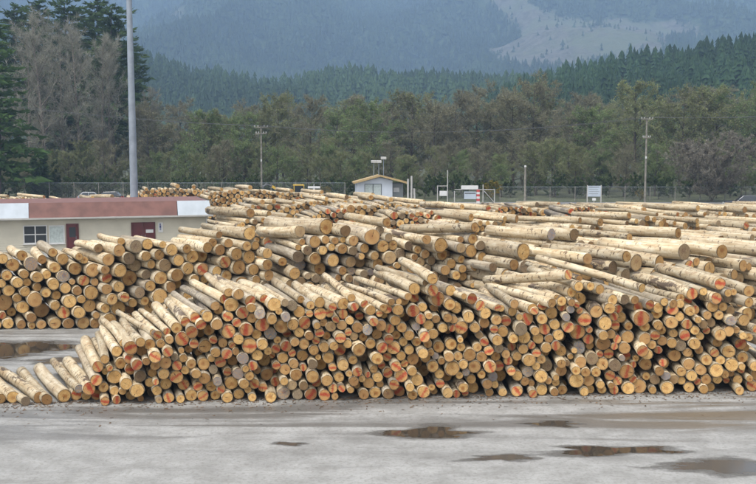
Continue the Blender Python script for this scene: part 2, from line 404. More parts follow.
# profile helpers: ridge line given as pixels of the tree tops
def ridge_z(X, Yr, pts, tree):
    px = CX + F * X / Yr
    py = np.interp(px, [p[0] for p in pts], [p[1] for p in pts])
    return CAMZ + (HOR - py) * Yr / F - tree
RH = [(300, 150), (420, 140), (470, 112), (500, 88), (540, 76), (600, 60), (650, 52), (700, 43), (756, 37), (900, 25), (1200, 30)]
def z_right(X, Y):
    r = ridge_z(X, 520, RH, 14)
    k = sstep(Y, 250, 540) * (1 - .5 * sstep(Y, 560, 700)); return np.maximum(r * k + 5 * (vnoise(X / 60, Y / 60, 3) - .5) * k, -.5)
MH = [(-600, 30), (-100, 25), (100, 35), (140, 48), (165, 64), (200, 73), (260, 76), (330, 74), (400, 76), (480, 73), (560, 74), (700, 85), (1300, 90)]
def z_mid(X, Y):
    r = ridge_z(X, 900, MH, 17)
    k = sstep(Y, 480, 930) * (1 - .35 * sstep(Y, 960, 1200)); return np.maximum(r * k + 16 * (vnoise(X / 90, Y / 90, 5) - .5) * k, -.5)
def z_mtn(X, Y):
    t = np.clip((Y - 1250) / 1950, 0, 1)
    base = 25 + 560 * t ** 1.25
    rd = vnoise(X / 620 + 3.1, Y / 900 + 1.3, 11, 5, 2.0, .5, True)
    sp = 95 * np.exp(-((X - 480 - .15 * (Y - 2200)) / 260) ** 2) - 70 * np.exp(-((X - 60 - .10 * (Y - 2200)) / 180) ** 2) + 55 * np.exp(-((X + 450) / 330) ** 2)
    z = base + (rd - .6) * 360 * sstep(Y, 1300, 2200) + sp * sstep(Y, 1350, 2000)
    return np.minimum(z, 640 + 8 * rd) - 6

CLEAR = [[(478, -25), (512, -25), (530, 4), (552, 14), (592, 24), (640, 22), (705, 27), (690, 36), (668, 46), (630, 58), (588, 64), (540, 68), (512, 66), (486, 60), (503, 44), (524, 32), (508, 16), (492, 4)],
         [(166, 12), (186, 6), (190, 20), (172, 26)]]
def in_poly(px, py, poly):
    ins = np.zeros(px.shape, bool); n = len(poly)
    for i in range(n):
        (x0, y0), (x1, y1) = poly[i], poly[(i + 1) % n]
        c = ((y0 > py) != (y1 > py)) & (px < (x1 - x0) * (py - y0) / ((y1 - y0) + 1e-9) + x0); ins ^= c
    return ins
def clear_mask(X, Y, Z):
    px, py, _ = proj((X, Y, Z)); wob = 26 * (vnoise(X / 55, Y / 55, 21, 6, 2.1, .62) - .5)
    return sum(in_poly(px + 1.6 * wob + i, py + wob + j, CLEAR[0]).astype(float) for i, j in ((0, 0), (7, 3), (-7, -3), (4, -4), (-4, 4))) / 5 + .5 * in_poly(px + wob, py + wob, CLEAR[1])
def mtn_cols(X, Y, Z):
    c = clear_mask(X, Y, Z); return np.stack([c, vnoise(X / 40, Y / 40, 8), c * 0, c * 0 + 1], -1)
def make_mtn_mat():
    t = NT('mountain_land'); p = t.pos(); c, _, _, _ = t.attr()
    n = t.noise(p, .012, 6, .65); n2 = t.noise(p, .06, 5, .7)
    soil = t.mix(t.ramp(n2, .35, .65), C(.058, .056, .045), C(.112, .108, .092))
    soil = t.mix(t.math('MULTIPLY', t.ramp(n, .42, .60), .75), soil, C(.085, .10, .055))
    wood = t.mix(t.ramp(n2, .35, .65), C(.022, .036, .018), C(.05, .07, .032))
    t.base(t.mix(t.ramp(t.math('ADD', c, t.math('MULTIPLY', t.math('SUBTRACT', n2, .5), .9)), .15, .75), wood, soil)); t.rough(.95); t.spec(.1); t.bump(n2, 1.0, 6.0); return t.m
M['mountain'] = make_mtn_mat()

grid_mesh('wooded_hill', np.linspace(-60, 560, 90), np.linspace(245, 700, 60), z_right, M['hill_soil'])
grid_mesh('wooded_ridge', np.linspace(-800, 800, 120), np.linspace(470, 1200, 70), z_mid, M['hill_soil'])
grid_mesh('mountain', np.linspace(-2300, 2300, 330), np.linspace(1240, 3400, 200), z_mtn, M['mountain'], mtn_cols)

def conifer_proto(tiers, pts, seed, slim=.17):
    """jagged stacked skirts around a stem, unit height"""
    g = np.random.default_rng(seed); V = []; Fc = []
    for k in range(tiers):
        z1 = .16 + .84 * (k + 1) / tiers; z0 = .16 + .84 * k / tiers - .05 - .03 * g.random()
        r = slim * (1 - k / tiers) ** .8 * g.uniform(.8, 1.15) + .012
        b = len(V); V.append((g.normal(0, .008), g.normal(0, .008), min(1.0, z1 + .03)))
        ph = g.random() * 6.28
        for i in range(pts):
            a = ph + 2 * math.pi * i / pts; q = r * (1.0 if i % 2 == 0 else .5) * g.uniform(.75, 1.2)
            V.append((q * math.cos(a), q * math.sin(a), z0 + (0 if i % 2 == 0 else .035) + g.normal(0, .008)))
        Fc += [(b, b + 1 + i, b + 1 + (i + 1) % pts) for i in range(pts)]
    b = len(V)
    for i in range(3):
        a = 2.09 * i; V.append((.014 * math.cos(a), .014 * math.sin(a), -.03)); V.append((.010 * math.cos(a), .010 * math.sin(a), .3))
    for i in range(3):
        j = (i + 1) % 3; Fc += [(b + 2 * i, b + 2 * j, b + 2 * j + 1), (b + 2 * i, b + 2 * j + 1, b + 2 * i + 1)]
    return np.array(V), np.array(Fc)
def scatter(name, protos, P, hts, wid, mat, label, cat):
    g = np.random.default_rng(len(P)); Vs, Fs, Cs = [], [], []; base = 0
    which = g.integers(0, len(protos), len(P))
    for k, (V, T) in enumerate(protos):
        sel = np.where(which == k)[0]
        if not len(sel): continue
        a = g.uniform(0, 6.28, len(sel)); h = hts[sel]; wd = h * wid[sel]
        x = V[None, :, 0] * wd[:, None]; y = V[None, :, 1] * wd[:, None]
        ca, sa = np.cos(a)[:, None], np.sin(a)[:, None]
        X = np.stack([x * ca - y * sa + P[sel, 0:1], x * sa + y * ca + P[sel, 1:2], V[None, :, 2] * h[:, None] + P[sel, 2:3]], -1)
        patch = vnoise(P[sel, 0] / 90 + 5, P[sel, 1] / 130, 77, 3); tone = np.clip(g.normal(.5, .18, len(sel)) + (patch - .5) * 2.2, 0, 1)
        c = np.zeros((len(sel), len(V), 4)); c[..., 0] = tone[:, None]; c[..., 3] = 1
        Vs.append(X.reshape(-1, 3)); Cs.append(c.reshape(-1, 4))
        Fs.append((T[None] + (np.arange(len(sel)) * len(V))[:, None, None] + base).reshape(-1, 3)); base += len(sel) * len(V)
    o = link(name, mesh_np(name, np.concatenate(Vs), [np.concatenate(Fs)], mat, cols=np.concatenate(Cs)))
    tag(o, label, cat, kind='stuff'); return o
g = np.random.default_rng(31)
pr = [conifer_proto(8, 10, s, .17) for s in range(5)]
n = 2300; Y = 290 + 260 * g.random(n) ** .75; X = Y * g.uniform(.03, .56, n); Z = z_right(X, Y)
ok = Z > 3 + 3 * g.random(n); P = np.stack([X, Y, Z], -1)[ok]
scatter('pine_plantation', pr, P, g.uniform(8, 18, len(P)) * (.7 + .6 * vnoise(P[:, 0] / 25, P[:, 1] / 25, 19, 3)), g.uniform(1.0, 1.9, len(P)), M['needle_far'], 'dark green pine plantation covering the hill behind the yard', 'forest')
n = 9000; Y = 540 + 420 * g.random(n) ** .7; X = Y * g.uniform(-.55, .48, n); Z = z_mid(X, Y)
ok = Z > 2.5; P = np.stack([X, Y, Z], -1)[ok]
P[:, 2] += 0
pm = [conifer_proto(5, 7, 40 + s, .18) for s in range(4)]
scatter('conifer_forest', pm, P, g.uniform(9, 19, len(P)) * (.5 + 1.0 * vnoise(P[:, 0] / 38, P[:, 1] / 38, 15, 3)), g.uniform(1.0, 2.0, len(P)), M['needle_mid'], 'hazy conifer forest on the low ridge below the mountain', 'forest')
n = 46000; Y = 1300 + 2000 * g.random(n); X = Y * g.uniform(-.50, .50, n); Z = z_mtn(X, Y)
ok = (clear_mask(X, Y, Z) + .03 < g.random(n) * 1.06); P = np.stack([X, Y, Z], -1)[ok]
pk = [conifer_proto(2, 5, 60 + s, .24) for s in range(4)]
scatter('mountain_forest', pk, P, g.uniform(13, 25, len(P)) * np.where(clear_mask(P[:, 0], P[:, 1], P[:, 2]) > .3, .55, 1.0), g.uniform(1.0, 1.7, len(P)), M['needle_mtn'], 'blue hazy forest covering the mountain side', 'forest')

# ------------------------------------------------------------------ broadleaf trees and conifers behind the yard
class TB:
    """triangle collector with a tone per vertex"""
    def __init__(s): s.v = []; s.f = []; s.c = []; s.m = []
    def tri(s, p, q, r, tone, m=0):
        b = len(s.v); s.v += [p, q, r]; s.f.append((b, b + 1, b + 2)); s.c += [tone] * 3; s.m.append(m)
    def limb(s, pts, rad, n=4, tone=.5, m=0):
        b0 = len(s.v)
        for k, p in enumerate(pts):
            d = (pts[min(k + 1, len(pts) - 1)] - pts[max(k - 1, 0)]); d = d / (np.linalg.norm(d) + 1e-9)
            a = np.cross(d, (0.3, .9, .1)); a /= np.linalg.norm(a) + 1e-9; bb = np.cross(d, a)
            for i in range(n):
                t = 2 * math.pi * i / n; s.v.append(p + rad[k] * (math.cos(t) * a + math.sin(t) * bb)); s.c.append(tone)
        for k in range(len(pts) - 1):
            for i in range(n):
                j = (i + 1) % n; p0, p1, q0, q1 = b0 + k * n + i, b0 + k * n + j, b0 + (k + 1) * n + i, b0 + (k + 1) * n + j
                s.f += [(p0, p1, q1), (p0, q1, q0)]; s.m += [m, m]
    def mesh(s, name, mats):
        c = np.zeros((len(s.v), 4)); c[:, 0] = s.c; c[:, 3] = 1
        return mesh_np(name, np.array(s.v), [np.array(s.f)], mats, cols=c, mat_idx=s.m)
def unit(g):
    v = g.normal(size=3); return v / np.linalg.norm(v)
def broadleaf(seed, h, spread, leaf, twig, trunk_mat, leaves=4, twigs=5, limbs=32, low=.07, shape=.55, leaf_size=.22, stems=1, up=.55):
    g = np.random.default_rng(seed); T = TB(); K = TB()
    for st in range(stems):
        lean = g.normal(0, .05 if stems == 1 else .22, 2); hh = h * (1 if stems == 1 else g.uniform(.75, 1.0))
        tp = [np.array([lean[0] * hh * q + .012 * h * math.sin(3 * q + st), lean[1] * hh * q, hh * q - (.15 if q == 0 else 0)]) for q in (0, .12, .3, .5, .7, .86, .97)]
        r0 = h * .014 / math.sqrt(stems)
        T.limb(tp, [r0 * 1.3, r0, r0 * .85, r0 * .66, r0 * .42, r0 * .22, r0 * .06], 6)
        for k in range(max(5, limbs // stems)):
            q = low + (.95 - low) * (k + g.random()) / max(5, limbs // stems)
            i = q * (len(tp) - 1) * .98; base = np.array([np.interp(q, (0, .12, .3, .5, .7, .86, .97), [p[d] for p in tp]) for d in range(3)])
            az = g.uniform(0, 6.28); ln = spread * (.25 + .75 * math.sin(math.pi * min(1, ((q - low) / (1 - low)) ** shape * .93 + .06)) ** .8) * g.uniform(.6, 1.15)
            d = np.array([math.cos(az), math.sin(az), up * g.uniform(.5, 1.5)]); d /= np.linalg.norm(d)
            pts = [base + d * ln * s_ + np.array([0, 0, .18 * ln * s_ * s_]) + g.normal(0, .04 * ln, 3) * s_ for s_ in (0, .35, .7, 1)]
            rl = r0 * .42 * (1 - .6 * q)
            T.limb(pts, [rl, rl * .7, rl * .42, rl * .12], 4)
            for m in range(7):
                s_ = .22 + .78 * (m + g.random()) / 7
                b2 = np.array([np.interp(s_, (0, .35, .7, 1), [p[dd] for p in pts]) for dd in range(3)])
                d2 = d * .5 + unit(g) * .8 + np.array([0, 0, .35]); d2 /= np.linalg.norm(d2); l2 = ln * g.uniform(.18, .45)
                e2 = b2 + d2 * l2
                sd_ = np.cross(d2, unit(g)); sd_ /= np.linalg.norm(sd_) + 1e-9
                K.tri(b2 - sd_ * .035, b2 + sd_ * .035, e2, .35, 1)
                for s3 in (.3, .6, .85, 1.0):
                    c = b2 + d2 * l2 * s3; tone = np.clip(g.normal(.5, .2), 0, 1)
                    for _ in range(twigs):
                        d3 = d2 * .5 + unit(g) * .7 + np.array([0, 0, .3]); d3 /= np.linalg.norm(d3); l3 = h * g.uniform(.025, .065)
                        sd_ = np.cross(d3, unit(g)); sd_ /= np.linalg.norm(sd_) + 1e-9
                        K.tri(c - sd_ * .028, c + sd_ * .028, c + d3 * l3, tone, 1)
                    for _ in range(leaves):
                        cc = c + unit(g) * h * .035 * g.random(); a = unit(g) * leaf_size * g.uniform(.6, 1.3); b = unit(g) * leaf_size * g.uniform(.5, 1.0)
                        K.tri(cc - a, cc + a * .6 + b, cc + a * .4 - b, np.clip(tone + g.normal(0, .12), 0, 1), 0)
    tm = T.mesh('trunk', [trunk_mat]); km = K.mesh('crown', [leaf, twig]); return tm, km
def pine(seed, h, spread, mat, trunk_mat, bare=.12, whorls=40, tp=.75):
    g = np.random.default_rng(seed); T = TB(); K = TB()
    T.limb([np.array([0, 0, -.15]), np.array([.02 * h, 0, h * .4]), np.array([.01 * h, .01 * h, h * .98])], [h * .016, h * .011, h * .002], 6)
    for k in range(whorls):
        q = bare + (1 - bare) * (k + .5 * g.random()) / whorls; R = spread * (1 - (q - bare) / (1 - bare)) ** tp * g.uniform(.6, 1.2) + .25
        nb = int(g.integers(4, 7)); ph = g.uniform(0, 6.28)
        for i in range(nb):
            az = ph + 2 * math.pi * i / nb + g.normal(0, .2); ln = R * g.uniform(.45, 1.2); rise = g.uniform(.0, .25) if q > .5 else g.uniform(-.2, .12)
            b = np.array([.015 * h * (1 - q), .0, h * (q + g.normal(0, .008))]); d = np.array([math.cos(az), math.sin(az), rise])
            side = np.array([-math.sin(az), math.cos(az), 0]); tone = np.clip(g.normal(.5, .2), 0, 1)
            T.limb([b, b + d * ln * .6, b + d * ln * .95], [.03, .02, .008], 3)
            for m in range(18):
                s_ = .18 + .85 * g.random(); c = b + d * ln * s_ + side * g.normal(0, .16) * ln * (1.1 - s_ * .6) + np.array([0, 0, g.normal(0, .10) - .12 * s_ * s_ * ln * .4])
                l3 = (.30 + .16 * ln) * g.uniform(.6, 1.2); u = d * .8 + side * g.normal(0, .7) + np.array([0, 0, g.normal(.05, .3)]); u /= np.linalg.norm(u)
                v = np.cross(u, unit(g)); v /= np.linalg.norm(v) + 1e-9
                K.tri(c - u * l3 * .4 - v * l3 * .28, c - u * l3 * .3 + v * l3 * .28, c + u * l3, np.clip(tone + g.normal(0, .12), 0, 1))
    return T.mesh('trunk', [trunk_mat]), K.mesh('crown', [mat])
def plant(name, meshes, px, Y, sc_, label, cat, group, rz=0.0, sink=0):
    x = (px - CX) / F * Y
    t = thing(name, label, cat, (x, Y, sink), rz, group); t.scale = (sc_[0], sc_[0], sc_[1]) if isinstance(sc_, tuple) else (sc_,) * 3
    o = link('trunk', meshes[0], t); link('crown', meshes[1], t); return t

olive = [broadleaf(200 + k, 16, 6.0, M['leaf_olive'], M['twig_brown'], M['trunk'], leaves=13, twigs=3, leaf_size=.14) for k in range(3)]
green = [broadleaf(210 + k, 15, 6.0, M['leaf_green'], M['twig_brown'], M['trunk'], leaves=14, twigs=2, leaf_size=.14) for k in range(2)]
brown = [broadleaf(220 + k, 16, 6.2, M['leaf_bud'], M['twig_brown'], M['trunk'], leaves=8, twigs=7, leaf_size=.13) for k in range(3)]
bare = [broadleaf(230 + k, 27, 6.2, M['leaf_bud'], M['twig_grey'], M['trunk_grey'], leaves=1, twigs=6, limbs=26, low=.22, leaf_size=.15, up=.95) for k in range(3)]
bushm = broadleaf(240, 8.6, 5.4, M['leaf_bush'], M['leaf_bush'], M['trunk_grey'], leaves=16, twigs=14, limbs=60, low=.04, shape=.45, leaf_size=.11, stems=5, up=.45)
shrubs = [broadleaf(250 + k, 3.0, 1.7, M['leaf_shrub'], M['twig_brown'], M['trunk'], leaves=7, twigs=1, limbs=14, low=.05, leaf_size=.13, stems=3) for k in range(2)]
gorse = broadleaf(260, 2.4, 1.5, M['leaf_gorse'], M['twig_brown'], M['trunk'], leaves=8, twigs=1, limbs=14, low=.05, leaf_size=.11, stems=3)
pines = [pine(270, 27, 5.4, M['needle_light'], M['trunk']), pine(271, 30, 5.4, M['needle'], M['trunk'], .3, 40, .42), pine(272, 28, 6.0, M['needle'], M['trunk'], .35, 36, .36)]
small_pine = pine(275, 7, 1.5, M['needle'], M['trunk'], .04, 26)

G1 = 'trees lining the back of the yard'
LAB = {'olive': 'olive broadleaf tree coming into leaf', 'green': 'fresh green broadleaf tree', 'brown': 'brownish twiggy tree still in bud'}
ZONES = ((120, 'below the tall bare trees'), (160, 'behind the light mast'), (245, 'just past the light mast'), (335, 'behind the double-armed power pole'), (425, 'behind the gate hut'), (510, 'behind the yard gate'),
         (620, 'behind the notice board'), (685, 'behind the tall power pole'), (9999, 'behind the bare grey bush'))
def zone(px): return next(z for lim, z in ZONES if px < lim)
PRO = {'olive': olive, 'green': green, 'brown': brown}
def top_scale(py, Y, h): return (CAMZ + (HOR - py) * Y / F) / h
def wood_tree(px, top, Y, kind):
    m = PRO[kind][int(g.integers(0, len(PRO[kind])))]
    h = {'olive': 16, 'green': 15, 'brown': 16}[kind]; s_ = top_scale(top, Y, h * .97)
    plant('broadleaf_tree', m, px, Y, (max(s_, .6) * g.uniform(.95, 1.25), s_), LAB[kind] + (', front of the wood ' if Y < 218 else ', back of the wood ') + zone(px), 'tree', kind + (' front' if Y < 218 else ' rear') + ' trees ' + zone(px), g.uniform(0, 6.28))
g = np.random.default_rng(77)
front = [(150, 112, 'brown'), (168, 125, 'olive'), (188, 118, 'brown'), (206, 116, 'green'), (226, 122, 'olive'), (246, 112, 'green'), (268, 108, 'olive'), (290, 96, 'olive'), (312, 104, 'brown'),
         (334, 112, 'green'), (352, 118, 'olive'), (372, 106, 'green'), (390, 104, 'brown'), (410, 100, 'olive'), (432, 104, 'brown'), (452, 100, 'brown'), (474, 98, 'brown'), (494, 104, 'olive'),
         (514, 96, 'brown'), (532, 92, 'brown'), (552, 108, 'olive'), (572, 118, 'brown'), (592, 112, 'green'), (612, 120, 'olive'), (634, 88, 'olive'), (656, 112, 'green'), (678, 108, 'olive'),
         (700, 96, 'olive'), (722, 90, 'green'), (744, 92, 'olive'), (766, 86, 'green')]
for px, top, kd in front:
    wood_tree(px + g.normal(0, 3), top + g.normal(0, 4), g.uniform(185, 215), kd)
for px in range(140, 800, 23):                       # second rank, seen between and above the first
    wood_tree(px + g.normal(0, 5), g.uniform(100, 124) - (10 if px > 480 else 0), g.uniform(222, 262), ['olive', 'brown', 'brown', 'olive', 'brown'][int(g.integers(0, 5))])
for px in range(-180, 900, 9):                       # low young growth at the wood's edge
    k = ['green', 'olive', 'brown'][int(g.integers(0, 3))]; m = PRO[k][0]
    px = px + g.normal(0, 4)
    plant('young_tree', m, px, g.uniform(164, 182), g.uniform(.32, .62), {'green': 'short fresh green sapling at the wood edge ', 'olive': 'short olive sapling at the wood edge ', 'brown': 'short brown budding sapling at the wood edge '}[k] + zone(px), 'tree', k + ' saplings ' + zone(px), g.uniform(0, 6.28))

for px in range(-24, 150, 9):                        # understorey below the tall bare trees
    wood_tree(px + g.normal(0, 3), g.uniform(120, 158), g.uniform(192, 250), ['olive', 'brown', 'green', 'olive'][int(g.integers(0, 4))])
for px in list(range(-230, -25, 17)) + list(range(805, 960, 19)):      # the wood goes on beyond both sides of the view
    wood_tree(px + g.normal(0, 3), g.uniform(60, 110), g.uniform(188, 250), ['olive', 'brown', 'green', 'olive'][int(g.integers(0, 4))])
for px, top, Y in ((30, 36, 178), (48, 22, 172), (66, 28, 182), (84, 34, 176), (100, 42, 186), (112, 50, 190), (12, 60, 190), (148, 92, 196)):
    s_ = top_scale(top, Y, 26.5)
    plant('bare_tree', bare[int(g.integers(0, 3))], px, Y, (s_ * .82, s_), 'tall bare grey tree in the clump beyond the fence and mast', 'tree', 'tall bare grey trees beyond the fence', g.uniform(0, 6.28))
for px, top, Y, k in ((45, 2, 212, 1), (72, 3, 220, 2), (100, -2, 216, 1), (116, 8, 206, 2), (22, 8, 222, 2), (136, 40, 240, 1)):
    s_ = top_scale(top, Y, (0, 30, 28)[k])
    plant('tall_conifer', pines[k], px, Y, s_, 'dark green conifer rising behind the tall bare grey trees', 'tree', 'dark conifers behind the bare trees', g.uniform(0, 6.28))
s_ = top_scale(-4, 150, 27); plant('tall_conifer', pines[0], -2, 150, (s_ * 1.0, s_), 'bright green conifer standing apart in front of the bare trees', 'tree', None, 1.0)
for px, Y, s_ in ((35, 160, .95), (44, 162, 1.1), (56, 166, .9)):
    plant('young_conifer', small_pine, px, Y, s_, 'small dark young conifer just beyond the mesh fence', 'tree', 'young conifers beyond the fence', g.uniform(0, 6.28))
plant('bare_bush', bushm, 712, 151.5, 1.12, 'broad rounded bare grey bush at the edge of the wood', 'bush', None, .4)
for k, px in enumerate(list(range(-10, 150, 14)) + list(range(150, 780, 21))):
    px = px + g.normal(0, 5)
    plant('green_shrub', shrubs[k % 2], px, g.uniform(158, 165), g.uniform(.7, 1.35), 'low dark green shrub in the fence verge ' + zone(px), 'shrub', 'low green shrubs ' + zone(px), g.uniform(0, 6.28))
for px, s_, lb in ((492, 1.25, 'yellow flowering gorse bush beside the white gate'), (326, .9, 'yellow flowering gorse bush beside the white T-shaped post'), (640, .7, 'yellow flowering gorse bush at the foot of the power pole')):
    plant('gorse_bush', gorse, px, 154, s_, lb, 'shrub', 'gorse bushes', g.uniform(0, 6.28))

# ------------------------------------------------------------------ log piles
def pack(u0, u1, Hf, rd, g, gap=.03, limit=1100, walls=True):
    """discs dropped into a stack: every one rests on the ground or on two others"""
    X, Z, R = [], [], []
    u = u0
    while u < u1:
        r = rd(u); X.append(u + r); Z.append(r); R.append(r); u += 2 * r + abs(g.normal(0, gap))
    covL = [False] * len(X); covR = [False] * len(X); fails = 0
    while fails < 14 and len(X) < limit:
        x, z, r_ = np.array(X), np.array(Z), np.array(R)
        bi = np.floor(x / .3).astype(int); env = np.full(bi.max() - bi.min() + 1, -1.0); np.maximum.at(env, bi - bi.min(), z)
        act = np.where(z > env[bi - bi.min()] - 1.0)[0]
        o = act[np.argsort(x[act])]; I, J = [], []
        for k in range(1, min(14, len(o))):
            I.append(o[:-k]); J.append(o[k:])
        I = np.concatenate(I); J = np.concatenate(J)
        r = rd(None)
        d1, d2 = r_[I] + r, r_[J] + r; dx, dz = x[J] - x[I], z[J] - z[I]; D = np.hypot(dx, dz)
        ok = (D < d1 + d2) & (D > 1e-6)
        I, J, d1, d2, dx, dz, D = [q[ok] for q in (I, J, d1, d2, dx, dz, D)]
        if not len(I): fails += 1; continue
        a = (d1 ** 2 - d2 ** 2 + D ** 2) / (2 * D); hh = np.sqrt(np.maximum(d1 ** 2 - a ** 2, 0))
        cx = x[I] + a * dx / D - hh * dz / D; cz = z[I] + a * dz / D + hh * dx / D
        ok = (cx > x[I] + .02) & (cx < x[J] - .02) & (cz + r <= Hf(cx) + .04) & (cz > r)
        if walls:                                    # logs at a pile's end lean on the neighbouring pile
            for wx, sg in ((u0 + r, 1), (u1 - r, -1)):
                c = act[((x[act] - wx) * sg > .01) & (np.abs(x[act] - wx) < r_[act] + r)]
                wz = z[c] + np.sqrt(np.maximum((r_[c] + r) ** 2 - (x[c] - wx) ** 2, 0))
                I = np.concatenate([I, c]); J = np.concatenate([J, c]); cx = np.concatenate([cx, np.full(len(c), wx)]); cz = np.concatenate([cz, wz])
                ok = np.concatenate([ok, wz + r <= Hf(wx) + .04])
        I, J, cx, cz = [q[ok] for q in (I, J, cx, cz)]
        if not len(I): fails += 1; continue
        ov = (np.hypot(cx[:, None] - x[None], cz[:, None] - z[None]) < (r + r_)[None] - 1e-3).any(1)
        I, J, cx, cz = [q[~ov] for q in (I, J, cx, cz)]
        if not len(I): fails += 1; continue
        k = int(np.argmin(cz + g.random(len(cz)) * .25)); fails = 0
        X.append(float(cx[k])); Z.append(float(cz[k])); R.append(r); covL.append(False); covR.append(False)
        covR[I[k]] = True; covL[J[k]] = True
    x, z, r = np.array(X), np.array(Z), np.array(R); seen = np.zeros(len(x), int)      # open to the sky at two of three points
    for k in (-.55, 0, .55):
        sx = x + k * r; own = z + r * math.sqrt(1 - k * k)
        dx = sx[:, None] - x[None]; top = np.where(np.abs(dx) < r[None], z[None] + np.sqrt(np.maximum(r[None] ** 2 - dx ** 2, 0)), -1).max(1)
        seen += own >= top - 1e-4
    return x, z, r, seen >= 2

LOGS = []          # dicts: front end, back end, radii, looks
def add_log(front, back, rf, rb, pile, top, look):
    LOGS.append(dict(f=np.array(front, float), b=np.array(back, float), rf=rf, rb=rb, pile=pile, top=top, **look))
STYLE = {          # share of red slashes, grey ends, blue stains; bark left on, greyness of the sides
    'near':   dict(red=.30, grey=.06, blue=.04, bark=(.12, .62), gside=.18),
    'tan':    dict(red=.05, grey=.05, blue=.02, bark=(.0, .40), gside=.15),
    'dull':   dict(red=.03, grey=.45, blue=.03, bark=(.05, .45), gside=.25),
    'big':    dict(red=.02, grey=.28, blue=.02, bark=(.05, .55), gside=.20),
    'far':    dict(red=.06, grey=.12, blue=.0, bark=(.0, .45), gside=.18),
    'redend': dict(red=.55, grey=.12, blue=.0, bark=(.2, .7), gside=.3)}
def looks(style, g):
    s = STYLE[style]; q = g.random(); lk = dict(tone=g.random(), seed=g.random(), red=0.0, grey=0.0, blue=0.0, look='plain')
    if q < s['red']: lk['red'] = g.uniform(.35, 1.0); lk['look'] = 'red'
    elif q < s['red'] + s['grey']: lk['grey'] = g.uniform(.55, 1.0); lk['look'] = 'grey'
    elif q < s['red'] + s['grey'] + s['blue']: lk['blue'] = g.uniform(.7, 1.0); lk['look'] = 'blue'
    else: lk['grey'] = max(0, g.normal(-.08, .10))
    lk['barkv'] = g.uniform(*s['bark']); lk['gside'] = g.uniform(.4, 1.0) if g.random() < s['gside'] else g.uniform(0, .15)
    return lk

def pile(name, prof, Y0, Y1, yaw, rmean, rsd, style, seed, L=5.0, crown=0, crown_yaw=14, gap=.03, rmin=.11, rmax=.5, jit=.7, prot=.16, tail_yaw=None, walls=True, crown_from=0.0):
    """prof: (pixel x, pixel y of the highest log ends) along the front face, which runs from Y0 to Y1"""
    g = np.random.default_rng(seed); a = math.radians(yaw)
    ax = np.array([-math.sin(a), math.cos(a)]); nn = np.array([math.cos(a), math.sin(a)])
    xa, xb = prof[0][0], prof[-1][0]
    A = np.array([(xa - CX) / F * Y0, Y0]); B = np.array([(xb - CX) / F * Y1, Y1])
    us, hs_ = [], []
    for px, py in prof:
        # where the pixel column meets the face line
        k = (px - CX) / F; q = (k * A[1] - A[0]) / ((B[0] - A[0]) - k * (B[1] - A[1])); p = A + q * (B - A)
        us.append(float(p @ nn)); hs_.append(at(px, py, p[1]).z)
    us = np.array(us); o = np.argsort(us); us, hs_ = us[o], np.array(hs_)[o]
    Hf = lambda u: np.interp(u, us, hs_)
    def rd(u):
        return float(np.clip(g.normal(rmean, rsd), rmin, rmax))
    X, Z, R, EX = pack(us[0], us[-1], Hf, rd, g, gap, walls=walls)
    def front_pt(u, ax_=ax):
        # line u*nn + t*ax meets A + q(B-A)
        d = B - A; M_ = np.array([[ax[0], -d[0]], [ax[1], -d[1]]]); t, q = np.linalg.solve(M_, A - u * nn); return u * nn + t * ax
    for x, z, r, ex in zip(X, Z, R, EX):
        lk = looks(style, g); fp = front_pt(x); pr_ = g.normal(0, prot) + (g.uniform(.25, 1.0) if g.random() < .14 else 0)
        y_ = a + math.radians(g.normal(0, jit if not ex else jit * 3.0))
        if tail_yaw is not None:
            y_ += math.radians(tail_yaw((x - us[0]) / (us[-1] - us[0]), ex))
        d = np.array([-math.sin(y_), math.cos(y_)]); LL = (L if ex else max(L, 5.0)) * g.uniform(.95, 1.03)
        pv_ = fp + ax * (pr_)                           # pivots about a point 1 m behind its cut end
        p0 = pv_ + ax * 1.0 - d * 1.0; p1 = p0 + d * LL
        tp = g.uniform(.80, .97)
        rf, rb = (r, r * tp) if g.random() < .75 else (r * tp, r)
        add_log((p0[0], p0[1], z - (r - rf)), (p1[0], p1[1], z - (r - rb)), rf, rb, name, bool(ex), lk)
    # loose logs thrown across the top
    uu = np.linspace(us[0] + .5, us[-1] - .5, 400)
    env = np.zeros(400)
    for x, z, r in zip(X, Z, R):
        m = np.abs(uu - x) < r; env[m] = np.maximum(env[m], z + np.sqrt(np.maximum(r * r - (uu[m] - x) ** 2, 0)))
    for k in range(crown):
        u = us[0] + (us[-1] - us[0]) * (crown_from + (1 - crown_from) * (k + g.uniform(.2, .8)) / crown); r = float(np.clip(g.normal(rmean, rsd), rmin, rmax)) * g.uniform(.95, 1.15)
        y_ = a + math.radians(abs(g.normal(0, crown_yaw)) * (1 if g.random() < .88 else -.5)); d = np.array([-math.sin(y_), math.cos(y_)])
        LL = L * g.uniform(.95, 1.05); p0 = front_pt(u) + ax * g.normal(.05, .3); p1 = p0 + d * LL
        def sup(s0, s1):
            best = 0
            for s in np.linspace(s0, s1, 24):
                u_ = float((p0 + d * LL * s) @ nn)
                for du in (-.6 * r, -.3 * r, 0, .3 * r, .6 * r):
                    best = max(best, float(np.interp(u_ + du, uu, env, left=0, right=0)) - (r - math.sqrt(max(r * r - du * du, 0))))
            return best
        zf, zb = sup(0, .5), sup(.5, 1.0)
        if min(zf, zb) < 1.0: continue
        lim = math.radians(9) * LL; zb = max(zf - lim, min(zf + lim, zb))
        tp = g.uniform(.82, .97); lk = looks(style, g); lk['gside'] = min(lk['gside'], .3)
        zz0 = zf - (zb - zf) * .3; zz1 = zb + (zb - zf) * .3
        add_log((p0[0], p0[1], zz0 + r * .97), (p1[0], p1[1], zz1 + r * tp * .97), r, r * tp, name, True, lk)

